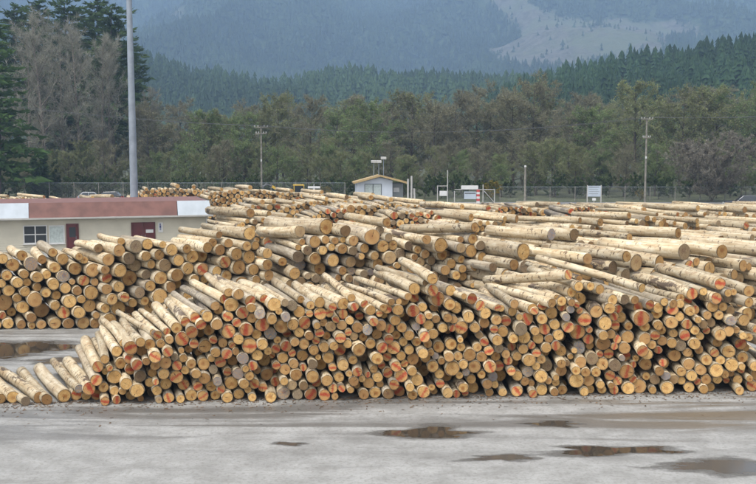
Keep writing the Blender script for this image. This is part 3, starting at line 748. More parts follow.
R1P = [(-30, 396), (58, 393), (70, 374), (90, 352), (110, 340), (127, 336), (158, 327), (184, 316), (203, 304), (218, 287), (228, 286), (250, 296), (285, 297), (316, 297), (356, 299), (378, 300),
       (400, 292), (412, 282), (424, 279), (432, 286), (463, 291), (488, 304), (516, 308), (545, 298), (566, 290), (584, 278), (610, 292), (656, 300), (680, 296), (700, 287), (740, 290), (756, 285), (800, 284)]
pile('near', R1P, 30.0, 31.9, 8, .162, .034, 'near', 11, crown=7, crown_yaw=12, gap=.05, rmin=.115, rmax=.26, jit=.9, prot=.17, L=4.5, walls=False, crown_from=.42,
     tail_yaw=lambda q, ex: float(np.interp(q, (0, .12, .3, .5, .75, 1), (24, 13, 5, -3, -12, -18)) + (np.interp(q, (.2, .6), (3, 17)) if ex else 0)))
pile('window', [(-60, 249), (-20, 249), (0, 248), (30, 251), (50, 244), (62, 248), (85, 253), (97, 260)], 43.0, 43.3, 26, .245, .045, 'tan', 12, L=3.4, crown=0, rmin=.16, rmax=.36)
pile('doors', [(96, 242), (110, 239), (130, 238), (150, 239), (190, 241), (210, 238), (245, 237), (262, 242), (274, 247)], 43.2, 43.8, 33, .265, .05, 'tan', 13, L=3.4, crown=2, crown_from=.6, crown_yaw=6, rmin=.17, rmax=.37)
pile('dull', [(282, 264), (292, 250), (302, 238), (314, 234), (340, 238), (357, 234), (369, 230), (381, 224), (392, 234), (412, 239), (426, 250), (440, 249), (449, 241), (460, 236), (472, 226), (484, 240), (490, 258)],
     43.8, 42.5, 21, .225, .05, 'dull', 14, crown=7, crown_yaw=9, rmin=.15, rmax=.40)
pile('thick', [(494, 262), (522, 257), (545, 259), (577, 262), (600, 258), (646, 252), (660, 250), (685, 257), (710, 254), (756, 259), (810, 258)], 41.0, 41.6, 30, .285, .055, 'big', 15, crown=6, crown_yaw=6, rmin=.2, rmax=.45)
pile('back', [(486, 254), (522, 244), (542, 240), (570, 242), (600, 240), (640, 240), (683, 239), (710, 246), (735, 242), (756, 239), (815, 240)], 51, 51.5, 28, .235, .05, 'big', 16, crown=8, crown_yaw=6, rmin=.18, rmax=.42)
pile('far', [(228, 232), (240, 221), (262, 217), (280, 218), (300, 226)], 57, 57.5, 30, .20, .04, 'far', 17, crown=4, crown_yaw=8)
pile('far', [(300, 226), (312, 216), (322, 209), (346, 208), (354, 216)], 60, 60, 12, .17, .035, 'redend', 18)
pile('far', [(386, 216), (396, 210), (436, 210), (446, 217)], 60, 60, 10, .17, .04, 'redend', 19)
pile('far', [(536, 230), (575, 223), (600, 227), (620, 226), (640, 215), (660, 217), (680, 222), (702, 222), (730, 230), (756, 226), (820, 226)], 60, 60.5, 26, .20, .04, 'far', 20, crown=10)
pile('far', [(446, 222), (470, 219), (500, 222), (532, 226)], 58, 58, 26, .20, .04, 'far', 21, crown=4)
pile('far', [(340, 207), (352, 205), (384, 205), (392, 210)], 68, 68, 12, .18, .035, 'far', 22)
pile('far', [(494, 212), (500, 206), (528, 206), (536, 212)], 69, 69, 8, .17, .04, 'redend', 23)
pile('far', [(564, 212), (572, 207), (604, 207), (614, 213)], 69, 69, 8, .17, .04, 'redend', 24)
pile('far', [(612, 220), (640, 212), (684, 214), (711, 210), (733, 213), (756, 213), (825, 213)], 70, 70.5, 24, .20, .04, 'far', 25, crown=9)
pile('far', [(440, 212), (466, 210), (494, 210)], 70, 70, 22, .20, .04, 'far', 26, crown=3)
pile('far', [(520, 211), (540, 208), (566, 208)], 76, 76, 20, .20, .04, 'far', 27, crown=3)
pile('far', [(600, 212), (660, 208), (756, 209), (830, 209)], 80, 80.5, 22, .20, .04, 'far', 28, crown=9)
pile('far', [(236, 212), (250, 205), (282, 203), (300, 207)], 74, 74, 20, .20, .04, 'far', 29, crown=4)
pile('far', [(284, 205), (310, 201), (342, 200), (380, 201), (430, 206)], 82, 82, 18, .19, .04, 'far', 30, crown=6)
pile('far', [(430, 210), (480, 208), (560, 208), (600, 210)], 88, 88, 18, .19, .04, 'far', 31, crown=5)
pile('far', [(208, 193), (232, 189), (262, 190), (300, 193), (340, 195), (380, 199)], 97, 97, 20, .19, .04, 'far', 32, crown=5)
pile('far', [(126, 196), (142, 191), (150, 189), (175, 188), (214, 191)], 104, 104, 14, .19, .04, 'far', 33, crown=3)
pile('far', [(-30, 199), (5, 198), (22, 197), (60, 200), (95, 200), (132, 198)], 108, 108, 24, .19, .04, 'far', 34, crown=6, crown_yaw=20)

# how many photo pixels each log covers: the 300 that show largest become objects of their own
ZB = np.full((H, W), 1e9); IB = np.full((H, W), -1, int)
for i, q in enumerate(LOGS):
    x0, y0, d0 = proj(q['f']); x1, y1, d1 = proj(q['b']); r0, r1 = F * q['rf'] / d0, F * q['rb'] / d1
    xa, xb = int(max(0, min(x0 - r0, x1 - r1))), int(min(W - 1, max(x0 + r0, x1 + r1) + 1))
    ya, yb = int(max(0, min(y0 - r0, y1 - r1))), int(min(H - 1, max(y0 + r0, y1 + r1) + 1))
    if xb <= xa or yb <= ya: continue
    xx, yy = np.meshgrid(np.arange(xa, xb) + .5, np.arange(ya, yb) + .5)
    vx, vy = x1 - x0, y1 - y0; t = np.clip(((xx - x0) * vx + (yy - y0) * vy) / (vx * vx + vy * vy + 1e-6), 0, 1)
    dist = np.hypot(xx - x0 - t * vx, yy - y0 - t * vy); rr = r0 + t * (r1 - r0); m = dist < rr
    dep = d0 + t * (d1 - d0) - np.sqrt(np.maximum(rr * rr - dist * dist, 0)) / F * d0 * .7
    s = (slice(ya, yb), slice(xa, xb)); m &= dep < ZB[s]; ZB[s][m] = dep[m]; IB[s][m] = i
cnt = np.bincount(IB[IB >= 0], minlength=len(LOGS))
single = set(np.argsort(-cnt)[:300].tolist())

def log_geo(q, near, g, local):
    n, m = (14, 7) if near == 2 else ((10, 5) if near == 1 else (7, 3))
    L = float(np.linalg.norm(q['b'] - q['f'])); Y = np.linspace(0, L, m)
    ph = g.uniform(0, 6.28, 3); th = np.linspace(0, 2 * math.pi, n, endpoint=False)
    oval = 1 + .05 * np.sin(2 * th + ph[0]) + .03 * np.sin(3 * th + ph[1])
    bend = g.normal(0, .014, 2) * L * .5
    V, UV = [], []
    for k, y in enumerate(Y):
        t = y / L; r = (q['rf'] + (q['rb'] - q['rf']) * t) * (1 + g.normal(0, .025)); r = r * oval * (1 + g.normal(0, .018, n))
        if k in (0, m - 1): r = (q['rf'] if k == 0 else q['rb']) * oval
        c = 4 * t * (1 - t) * bend
        V.append(np.stack([np.cos(th) * r + c[0], np.full(n, y), np.sin(th) * r + c[1]], -1)); UV.append(np.stack([th * q['rf'], np.full(n, y)], -1))
    V = np.concatenate(V); UV = np.concatenate(UV)
    # shallow lip so the bark shows as a rim round the cut
    rim0, rim1 = V[:n].copy(), V[-n:].copy()
    rim0[:, [0, 2]] *= .93; rim1[:, [0, 2]] *= .93
    V = np.concatenate([V, rim0, rim1]); UV = np.concatenate([UV, UV[:n] * .95, UV[-n - 0:][:n]])
    i = np.arange(n); j = (i + 1) % n; Q = [np.stack([k * n + j, k * n + i, (k + 1) * n + i, (k + 1) * n + j], -1) for k in range(m - 1)]
    b = m * n; Q.append(np.stack([i, j, b + j, b + i], -1)); l = (m - 1) * n; Q.append(np.stack([l + j, l + i, b + n + i, b + n + j], -1))
    Q = np.concatenate(Q)
    tilt = g.normal(0, .06, 2); ro = g.uniform(0, 6.28); rot = np.array([[math.cos(ro), -math.sin(ro)], [math.sin(ro), math.cos(ro)]])
    caps = []
    for src, y, sgn in ((V[:n], 0, -1), (V[(m - 1) * n:m * n], L, 1)):
        ctr = src.mean(0); e = ctr + (src - ctr) * .95; e[:, 1] = y + sgn * (.012 + np.abs((src[:, 0] - ctr[0]) * tilt[0] + (src[:, 2] - ctr[2]) * tilt[1]) * .5)
        uv = (src - ctr)[:, [0, 2]] / np.abs(src - ctr).max() @ rot.T
        caps.append((e, uv, np.arange(n)[::1] if sgn < 0 else np.arange(n)[::-1]))
    return V, UV, Q, caps
def frame(q):
    d = q['b'] - q['f']; d = d / np.linalg.norm(d); x = np.cross(d, (0, 0, 1)); x /= np.linalg.norm(x); z = np.cross(x, d)
    return np.stack([x, d, z], 1)
PLACE = {'near': 'the pile facing the puddles', 'window': "the pile by the building's window", 'doors': "the pile before the building's double doors",
         'dull': 'the grey-ended pile behind the near one', 'thick': 'the thick-log row behind the near pile', 'back': 'the row behind the thick logs', 'far': 'the far piles'}
LOOK = {'plain': ('pale log with tan end', 'plain ends'), 'red': ('pale log with red-painted end', 'red painted ends'), 'grey': ('log with weathered grey end', 'grey ends'), 'blue': ('pale log with blue-stained end', 'blue stained ends')}
acc = dict(V=[], UV=[], C=[], Q=[], N={}, nv=0); capacc = []
RMEAN = {k: float(np.mean([max(q['rf'], q['rb']) for q in LOGS if q['pile'] == k])) for k in {q['pile'] for q in LOGS}}
gl = np.random.default_rng(99)
SV, SUV, SC, SF, SM = [], [], [], {}, None
fq, fcap, off = [], {}, 0
for i, q in enumerate(LOGS):
    dist = q['f'][1]; near = 2 if (i in single and dist < 45) else (1 if dist < 52 else 0)
    V, UV, Q, caps = log_geo(q, near, gl, True)
    bc = (q['tone'], q['barkv'], q['gside'], q['seed']); ec = (q['seed'], q['grey'], q['red'], q['blue']); n = len(caps[0][0])
    if i in single:
        R_ = Matrix(frame(q).tolist()).to_4x4(); R_.translation = Vector(q['f'].tolist())
        me = mesh_np('log', V, [Q], M['bark'], uv=UV, cols=np.tile(bc, (len(V), 1)), smooth=True)
        o = link('log', me); o.matrix_world = R_
        base, grp = LOOK[q['look']]; pos = 'atop' if q['top'] else 'within'
        rq = max(q['rf'], q['rb']) / RMEAN[q['pile']]; size = 'thick ' if rq > 1.15 else ('slim ' if rq < .86 else '')
        side = 'grey-sided ' if q['gside'] > .4 else ('bark-flecked ' if q['barkv'] > .36 else 'clean-peeled ')
        tag(o, size + side + base + ', ' + pos + ' ' + PLACE[q['pile']], 'log', size + side + ('top' if q['top'] else 'stacked') + ' logs with ' + grp + ' in ' + PLACE[q['pile']])
        for k, (e, uv, idx) in enumerate(caps):
            if k == 1: ec = (1 - q['seed'], .3, 0, 0)
            link('cut_end', mesh_np('cut_end', e, [idx[None, :]], M['end'], uv=uv, cols=np.tile(ec, (n, 1))), o)
    else:
        Fm = frame(q)
        SV.append(V @ Fm.T + q['f']); SUV.append(UV); SC.append(np.tile(bc, (len(V), 1))); fq.append(Q + off); off += len(V)
        for k, (e, uv, idx) in enumerate(caps):
            if k == 1: ec = (1 - q['seed'], .3, 0, 0)
            SV.append(e @ Fm.T + q['f']); SUV.append(uv); SC.append(np.tile(ec, (n, 1))); fcap.setdefault(n, []).append(idx + off); off += n
fl = [np.concatenate(fq)] + [np.array(v) for v in fcap.values()]
mi = np.concatenate([np.full(len(f), 0 if k == 0 else 1) for k, f in enumerate(fl)])
o = link('stacked_logs', mesh_np('stacked_logs', np.concatenate(SV), fl, [M['bark'], M['end']], uv=np.concatenate(SUV), cols=np.concatenate(SC), mat_idx=mi, smooth=(mi == 0)))
tag(o, 'the many smaller and farther stacked logs filling the piles of the yard', 'logs', kind='stuff')
print('LOGS', len(LOGS), 'visible', int((cnt > 3).sum()), 'min single px', int(np.sort(cnt)[-300]))

# bark scraps trodden into the yard along the foot of the near pile
gs = np.random.default_rng(5); n = 3000
X = gs.uniform(-13, 14, n); Y = 30.3 + .072 * (X + 12) - np.abs(gs.normal(0, .62, n)) ** 1.6; k = gs.uniform(0, 3.14, n); ln = gs.uniform(.012, .06, n); wd = ln * gs.uniform(.15, .45, n)
ca, sa = np.cos(k), np.sin(k); V = []
for sx, sy, z in ((-1, -1, .006), (1, -1, .012), (1, 1, .02), (-1, 1, .010)):
    V.append(np.stack([X + sx * ln * ca - sy * wd * sa, Y + sx * ln * sa + sy * wd * ca, np.full(n, z) + gs.random(n) * .01], -1))
V = np.stack(V, 1).reshape(-1, 3); M['scrap'] = simple('bark_scrap', (.17, .11, .065), .9, .3, 2.0)
o = link('bark_litter', mesh_np('bark_litter', V, [np.arange(4 * n).reshape(n, 4)], M['scrap'])); tag(o, 'scattered brown bark scraps at the foot of the near pile', 'bark litter', kind='stuff')


# ------------------------------------------------------------------ cream building
A_ = at(-90, 200, 73.0); B_ = at(207, 200, 79.4); A_.z = B_.z = 0
wdir = (B_ - A_).normalized(); wrz = math.atan2(wdir.y, wdir.x); LB = (B_ - A_).length
def onwall(px, py, out=0.0):
    nrm = Vector((wdir.y, -wdir.x, 0)); p0 = A_ + nrm * out; d = ray(px, py); t = (p0 - Vector((0, 0, CAMZ))).dot(nrm) / d.dot(nrm)
    p = Vector((0, 0, CAMZ)) + d * t; return (p - A_).dot(wdir), p.z
bl = thing('yard_building', 'long low cream building with red and pale panelled roof edge', 'building', A_, wrz)
EZ = 2.62                                               # underside of the eaves
wl = MB().box(0, LB, 0, 8, -.1, EZ + 1.06).build('wall', M['cream'], bl)
for k in range(15):                                     # lapped boards
    z = .12 + k * .17
    MB().prism([(.0, z), (LB + .02, z), (LB + .02, z + .17), (.0, z + .17)], -.028, -.006).build('board', M['cream'], wl) if False else \
        link('board', None or MB().add([(-.01, -.03, z), (LB + .03, -.03, z), (LB + .03, -.008, z + .168), (-.01, -.008, z + .168), (-.01, 0, z), (LB + .03, 0, z), (LB + .03, 0, z + .168), (-.01, 0, z + .168)],
             [(0, 1, 2, 3), (0, 4, 5, 1), (3, 2, 6, 7), (1, 5, 6, 2), (0, 3, 7, 4)]).build('tmp', M['cream']).data, wl)
for o in [o for o in COL.objects if o.name.startswith('tmp')]: bpy.data.objects.remove(o)
OUT = .55
def fascia(px0, px1, m, name, hip=False):
    s0 = onwall(px0, 218, OUT)[0] if px0 > -80 else -.6
    s1 = onwall(px1, 216, OUT)[0]; zt = EZ + 1.20
    t0, t1 = s0 + .0, s1 - (.25 if hip else -.0)
    return MB().add([(s0, -OUT, EZ + .06), (s1, -OUT, EZ + .06), (t1, -.12, zt), (t0, -.12, zt), (s0, -OUT + .06, EZ + .06), (s1, -OUT + .06, EZ + .06), (t1, -.06, zt), (t0, -.06, zt)],
        [(0, 1, 2, 3), (3, 2, 6, 7), (1, 5, 6, 2), (0, 3, 7, 4), (0, 4, 5, 1), (5, 4, 7, 6)]).build(name, m, bl)
fascia(-90, 28.6, M['panel_white'], 'roof_panel'); fascia(29.0, 177.4, M['roof_red'], 'roof_panel'); fascia(178, 213, M['panel_white'], 'roof_panel', True)
e1 = onwall(213, 216, OUT)[0]
MB().box(-.6, e1, -OUT + .02, .0, EZ - .06, EZ + .055).build('soffit', M['soffit'], bl)
MB().box(-.6, e1 + .02, -OUT - .10, -OUT - .005, EZ - .03, EZ + .09).build('gutter', M['soffit'], bl)
MB().add([(e1 - .02, -OUT + .03, EZ + .06), (e1 - .02, 8.3, EZ + .06), (e1 - .27, 8.0, EZ + 1.18), (e1 - .27, -.10, EZ + 1.18)], [(0, 1, 2, 3)]).build('roof_panel', M['panel_white'], bl)
MB().box(-.4, e1 - .3, -.05, 8.2, EZ + 1.08, EZ + 1.16).build('roof_deck', M['roof_red'], bl)
MB().tube((LB - .08, -.09, 0), (LB - .08, -.09, EZ - .06), .05).build('downpipe', M['white'], bl)
def rect(px0, py0, px1, py1): (a, b), (c, d) = onwall(px0, py1), onwall(px1, py0); return a, c, b, d
def window(px0, py0, px1, py1, panes, mat):
    a, c, b, d = rect(px0, py0, px1, py1); b = d - 1.25
    wn_ = MB(); f = .07
    nx, nz = panes
    wn_.box(a - f, c + f, -.09, -.03, b - f, b).box(a - f, c + f, -.09, -.03, d, d + f).box(a - f, a, -.09, -.03, b, d).box(c, c + f, -.09, -.03, b, d)
    for i in range(1, nx): x = a + (c - a) * i / nx; wn_.box(x - .04, x + .04, -.085, -.031, b, d)
    for i in range(1, nz): z = b + (d - b) * i / nz; wn_.box(a, c, -.080, -.032, z - .035, z + .035)
    o = wn_.build('window', M['white'], bl)
    MB().box(a - .12, c + .12, -.15, -.031, b - f - .06, b - f - .002).build('sill', M['white'], o)
    for i in range(nx):
        for k in range(nz):
            x0, x1 = a + (c - a) * i / nx + .04 * (i > 0), a + (c - a) * (i + 1) / nx - .04 * (i < nx - 1); z0, z1 = b + (d - b) * k / nz + .036 * (k > 0), b + (d - b) * (k + 1) / nz - .036 * (k < nz - 1)
            MB().box(x0 + .003, x1 - .003, -.050, -.036, z0 + .003, z1 - .003).build('pane', mat, o)
window(24.5, 226, 46, 240, (2, 2), M['glass']); window(50, 226, 63.5, 240, (1, 1), M['curtain'])
def door(px0, px1, py, leaves, pane):
    a, c, _, d = rect(px0, py, px1, py + 20); fr = MB().box(a - .08, a, -.10, -.03, 0, d + .08).box(c, c + .08, -.10, -.03, 0, d + .08).box(a, c, -.10, -.03, d, d + .08)
    fr.build('door_frame', M['door_red'], bl)
    for k in range(leaves):
        x0, x1 = a + (c - a) * k / leaves + .008, a + (c - a) * (k + 1) / leaves - .008
        dr = MB().box(x0, x1, -.075, -.031, .02, d - .006).build('door', M['door_red'], bl)
        if pane: MB().box(x0 + .14, x1 - .14, -.082, -.074, d - .95, d - .2).build('pane', M['glass'], dr)
        hx = x1 - .12 if k == 0 else x0 + .12
        MB().tube((hx, -.12, 1.0), (hx, -.12, 1.22), .015).tube((hx, -.12, 1.02), (hx, -.07, 1.02), .012).tube((hx, -.12, 1.2), (hx, -.07, 1.2), .012).build('handle', M['steel'], dr)
door(67.5, 77.5, 224.5, 1, True); door(132.5, 154, 223, 2, False)
a, z = onwall(149.5, 231); MB().box(a - .28, a + .28, -.092, -.082, z - .13, z + .13).build('notice', M['white'], bl)
a, z = onwall(160.5, 227)
sg = MB().box(a - .18, a + .18, -.055, -.035, z - .42, z + .36).build('wall_sign', M['white'], bl)
MB().tube((a - .02, -.056, z + .22), (a - .02, -.062, z + .22), .06, n=12).box(a - .08, a + .05, -.062, -.056, z - .05, z + .14).box(a - .06, a - .02, -.062, -.056, z - .25, z - .052).box(a + .0, a + .04, -.062, -.056, z - .25, z - .052).build('pictogram', M['sign_ink'], sg)
p = A_ + wdir * onwall(194, 235)[0] + Vector((wdir.y, -wdir.x, 0)) * .5
t = thing('timber_trestle', 'narrow brown A-shaped timber trestle standing against the cream wall', 'trestle', (p.x, p.y, 0), wrz)
MB().tube((-.32, 0, 0), (-.03, 0, 1.62), .05, .045, 6).build('leg', M['timber_brown'], t); MB().tube((.32, 0, 0), (.03, .02, 1.60), .05, .045, 6).build('leg', M['timber_brown'], t)
MB().box(-.22, .22, -.07, -.045, .55, .65).build('crosspiece', M['timber_brown'], t)

# ------------------------------------------------------------------ light mast behind it
bx = at(134.4, 198, 86); t = thing('light_mast', 'tall tapering galvanised steel mast behind the red roof', 'mast', (bx.x, bx.y, 0))
MB().tube((0, 0, .0), (-.10, 0, 26), .36, .20, 16).build('shaft', M['steel'], t, smooth=False)
MB().tube((0, 0, 0), (0, 0, .06), .6, .6, 16).build('base_plate', M['steel'], t)
MB().tube((-.10, 0, 26), (-.10, 0, 26.12), .55, .55, 16).build('head_ring', M['steel'], t)
for k in range(4):
    a = k * math.pi / 2 + .4; c_, s_ = math.cos(a), math.sin(a)
    MB().add([( -.10 + c_ * .55 - s_ * .28, s_ * .55 + c_ * .28, 26.1), (-.10 + c_ * .55 + s_ * .28, s_ * .55 - c_ * .28, 26.1), (-.10 + c_ * .9 + s_ * .28, s_ * .9 - c_ * .28, 25.8), (-.10 + c_ * .9 - s_ * .28, s_ * .9 + c_ * .28, 25.8),
              (-.10 + c_ * .6 - s_ * .28, s_ * .6 + c_ * .28, 26.35), (-.10 + c_ * .6 + s_ * .28, s_ * .6 - c_ * .28, 26.35), (-.10 + c_ * .95 + s_ * .28, s_ * .95 - c_ * .28, 26.05), (-.10 + c_ * .95 - s_ * .28, s_ * .95 + c_ * .28, 26.05)],
             [(0, 1, 2, 3), (4, 7, 6, 5), (0, 4, 5, 1), (1, 5, 6, 2), (2, 6, 7, 3), (3, 7, 4, 0)]).build('floodlight', M['steel_dark'], t)

# ------------------------------------------------------------------ gate hut
HY = 140.0; hc = at(381, 190, HY); S = F / HY            # pixels per metre there
t = thing('gate_hut', 'small pale blue hut with tan gabled fascia and double window', 'hut', (hc.x, HY, 0), math.radians(4))
def hx(px): return (px - 381) / S
EH = at(381, 183.5, HY).z; AP = at(381, 176.5, HY).z
MB().prism([(hx(356.5), -.1), (hx(392.5), -.1), (hx(392.5), EH + .42), (hx(380), AP - .12), (hx(356.5), EH + .05)], 0, 4.5).build('wall', M['hut_white'], t)
MB().box(hx(392.6), hx(404), 1.2, 4.5, -.1, EH - .02).build('annexe', M['hut_grey'], t)
for a, b in (((hx(353.5), EH - .02), (hx(380), AP)), ((hx(380), AP), (hx(408), EH - .06))):
    MB().prism([a, b, (b[0], b[1] + .30), (a[0], a[1] + .26)], -.75, -.65).build('fascia', M['fascia_tan'], t)
    MB().prism([(a[0], a[1] + .02), (b[0], b[1] + .02), (b[0], b[1] + .2), (a[0], a[1] + .18)], -.64, 4.9).build('roof', M['fascia_tan'], t)
z1, z0 = at(381, 184.3, HY).z, at(381, 195.5, HY).z
wd_ = MB().box(hx(365) - .05, hx(381) + .05, -.06, -.004, z0 - .08, z0).box(hx(365) - .05, hx(381) + .05, -.06, -.004, z1, z1 + .08).box(hx(365) - .08, hx(365), -.06, -.004, z0, z1).box(hx(381), hx(381) + .08, -.06, -.004, z0, z1).box(hx(373) - .05, hx(373) + .05, -.06, -.004, z0, z1).build('window', M['steel_dark'], t)
MB().box(hx(365) + .003, hx(373) - .053, -.03, -.006, z0 + .003, z1 - .003).build('pane', M['curtain'], wd_); MB().box(hx(373) + .053, hx(381) - .003, -.03, -.006, z0 + .003, z1 - .003).build('pane', M['curtain'], wd_)
MB().box(hx(394), hx(400), 1.14, 1.195, 1.9, 2.5).build('notice', M['white'], t)
for px, py, kx in ((374.5, 162.5, -.3), (379.5, 162.5, .3), (384.3, 159, .45)):
    ml = MB(); zb = AP + .1; zt = at(px, py, HY).z
    ml.tube((hx(px), 1.5, zb - .6), (hx(px), 1.5, zt), .045).build('lamp_pole', M['steel'], t)
    MB().add([(hx(px) - .38, 1.2, zt - .05), (hx(px) + .38, 1.2, zt - .05), (hx(px) + .38, 1.75, zt + .02), (hx(px) - .38, 1.75, zt + .02), (hx(px) - .38, 1.22, zt + .25), (hx(px) + .38, 1.22, zt + .25), (hx(px) + .38, 1.75, zt + .3), (hx(px) - .38, 1.75, zt + .3)],
             [(0, 3, 2, 1), (4, 5, 6, 7), (0, 1, 5, 4), (1, 2, 6, 5), (2, 3, 7, 6), (3, 0, 4, 7)]).build('floodlight', M['soffit'], t)
for k, px in enumerate((408, 411.5, 415)):
    x = (px - CX) / F * 136; tag(MB().tube((x, 136, 0), (x - (0, .0, .12)[k], 136, (3.9, 4.3, 2.6)[k]), .13, .13, 8).build('steel_post', M['soffit']), ('pale steel post of middling height beside the hut', 'tallest pale steel post beside the hut', 'short leaning pale steel post beside the hut')[k], 'post', 'posts beside the hut')

# ------------------------------------------------------------------ gate, boards and fences
GY = 141.0; S2 = F / GY
def gx(px): return (px - CX) / F * GY
def gz(py): return at(CX, py, GY).z
t = thing('yard_gate', 'pale steel mesh gate with diagonal brace and white boards', 'gate', (gx(468), GY, 0))
def lx(px): return gx(px) - gx(468)
for px, top in ((437.5, 185.5), (447.5, 170), (454.5, 191), (483, 184.5), (494.5, 189)):
    MB().tube((lx(px), 0, 0), (lx(px), 0, gz(top)), .07, .07, 8).build('post', M['soffit'], t)
for (x0, y0, x1, y1) in ((437.5, 186, 447.5, 186), (447.5, 203, 483, 203), (454.5, 189.5, 483, 189.5), (483, 189.5, 494.5, 189.5), (483, 203, 494.5, 203), (484, 191, 494, 202)):
    MB().tube((lx(x0), -.02, gz(y0)), (lx(x1), -.02, gz(y1)), .05, .05, 6).build('rail', M['soffit'], t)
MB().box(lx(448), lx(494), .03, .034, .3, gz(189.8)).build('mesh', M['chain'], t)
MB().box(lx(439.5), lx(447), -.10, -.07, gz(195.8), gz(190.8)).build('board', M['white'], t)
MB().box(lx(461), lx(478), -.16, -.13, gz(189.2), gz(185.4)).build('board', M['white'], t)
MB().box(lx(464), lx(476), -.13, -.10, gz(199), gz(191.5)).build('board', M['sign_blue'], t)
MB().box(lx(464.6), lx(475.4), -.134, -.131, gz(193.8), gz(192.6)).build('lettering', M['steel_dark'], t)
for k in range(6):
    MB().box(lx(476.4), lx(479.6), -.15, -.12, gz(203.2) + k * .32, gz(203.2) + k * .32 + .315).build('stripe', M['sign_red'] if k % 2 else M['white'], t)

bY = 138.0; bx0, bx1 = (587.2 - CX) / F * bY, (601 - CX) / F * bY
t = thing('notice_board', 'pale blue notice board on two posts behind the far logs', 'sign', ((bx0 + bx1) / 2, bY, 0)); hw = (bx1 - bx0) / 2
for s in (-1, 1): MB().box(s * hw - .06, s * hw + .06, -.06, .06, 0, at(CX, 185, bY).z).build('post', M['soffit'], t)
z0, z1 = at(CX, 196.5, bY).z, at(CX, 185.8, bY).z
MB().box(-hw + .063, hw - .063, -.03, .03, z0, z1).build('panel', M['sign_blue'], t)
for k in range(4): MB().box(-hw + .2, hw - .25 - .15 * (k % 2), -.036, -.031, z1 - .22 - k * .3, z1 - .14 - k * .3).build('lettering', M['steel_dark' if k == 0 else 'hut_grey'], t)
MB().box(-.25, .25, -.05, .05, z0 - .55, z0 - .2).build('small_plate', M['white'], t); MB().box(-.05, .05, -.03, .03, 0, z0 - .56).build('plate_post', M['soffit'], t)

p = at(314, 190, 132); t = thing('t_post', 'white T-shaped post beside the yellow loader', 'post', (p.x, 132, 0))
zt = at(314, 187.3, 132).z
MB().box(-.11, .11, -.08, .08, 0, zt - .13).build('stem', M['white'], t); MB().box(-.8, .8, -.1, .1, zt - .128, zt + .14).build('crossbar', M['white'], t); MB().tube((0, 0, zt + .141), (0, 0, zt + .45), .04, .03).build('spike', M['white'], t)

def wood_pole(px, top, Y, arms, label, group=None):
    x = (px - CX) / F * Y; h = at(px, top, Y).z
    t = thing('power_pole', label, 'pole', (x, Y, 0), .12, group); MB().tube((0, 0, 0), (0, 0, h), .17, .11, 10).build('pole', M['timber_grey'], t)
    for dz, wv in arms:
        ar = MB().box(-wv, wv, -.16, -.05, h - dz - .08, h - dz + .08).build('crossarm', M['timber_grey'], t)
        for s in (-.92, -.45, .45, .92):
            MB().tube((s * wv, -.10, h - dz + .081), (s * wv, -.10, h - dz + .30), .05, .07, 6).build('insulator', M['white'], ar)
    MB().tube((-.02, -.135, h * .52), (-.02, -.135, h * .52 + .35), .12, .12, 6).build('marker', M['white'], t)
    return Vector((x, Y, h))
PA = wood_pole(261.8, 126.5, 160, ((.1, 1.1), (1.1, .85)), 'double-armed wooden power pole rising behind the far log piles')
PB = wood_pole(645, 118, 150, ((.15, .9), (2.9, .6)), 'tall wooden power pole standing near the bare grey bush')
def wire(p, q, sag, name, label):
    pts = [p.lerp(q, s / 14) - Vector((0, 0, sag * 4 * (s / 14) * (1 - s / 14))) for s in range(15)]
    tag(MB().path(pts, .022, 4).build(name, M['steel_dark']), label, 'cable', 'overhead power lines')
PC = Vector((70, 128, 13.8)); PD = Vector((-75, 170, 17.0))
for k, o_ in enumerate((-.85, .1, .85)):
    v = Vector((o_, -.1, .15)); n_ = ('left', 'middle', 'right')[k]
    wire(PA + v, PB + v, 1.6, 'power_line', 'thin overhead power line strung between the two wooden poles'); wire(PB + v, PC + v, .8, 'power_line', 'thin overhead power line running on past the bare grey bush'); wire(PD + v, PA + v, .9, 'power_line', 'thin overhead power line running towards the tall bare trees')
x = (525 - CX) / F * 136
t = thing('lamp_post', 'plain pale timber post with a small white cap beside the gate', 'post', (x, 136, 0)); h = at(525, 167, 136).z
MB().tube((0, 0, 0), (0, 0, h), .17, .12, 10).build('shaft', M['timber_grey'], t); MB().tube((0, 0, h + .002), (0, 0, h + .22), .16, .12, 8).build('cap', M['white'], t)

FY = 153.0
def fence(px0, px1, step, label, ht):
    x0, x1 = (px0 - CX) / F * FY, (px1 - CX) / F * FY
    t = thing('mesh_fence', label, 'fence', (x0, FY, 0)); n = max(2, int(round((px1 - px0) / step)))
    for k in range(n + 1): MB().tube(((x1 - x0) * k / n, 0, 0), ((x1 - x0) * k / n, 0, ht + random.uniform(-.05, .1)), .075, .06, 6).build('post', M['timber_grey'], t)
    MB().tube((0, 0, ht - .1), (x1 - x0, 0, ht - .1), .02, .02, 5).build('top_rail', M['steel'], t)
    MB().box(0, x1 - x0, -.102, -.098, .05, ht - .12).build('mesh', M['chain'], t)
fence(-172, 345, 25, 'long chain-link fence with pale posts beyond the cream building', 2.9)
fence(500, 800, 26, 'chain-link fence with pale posts running right of the gate', 2.3)

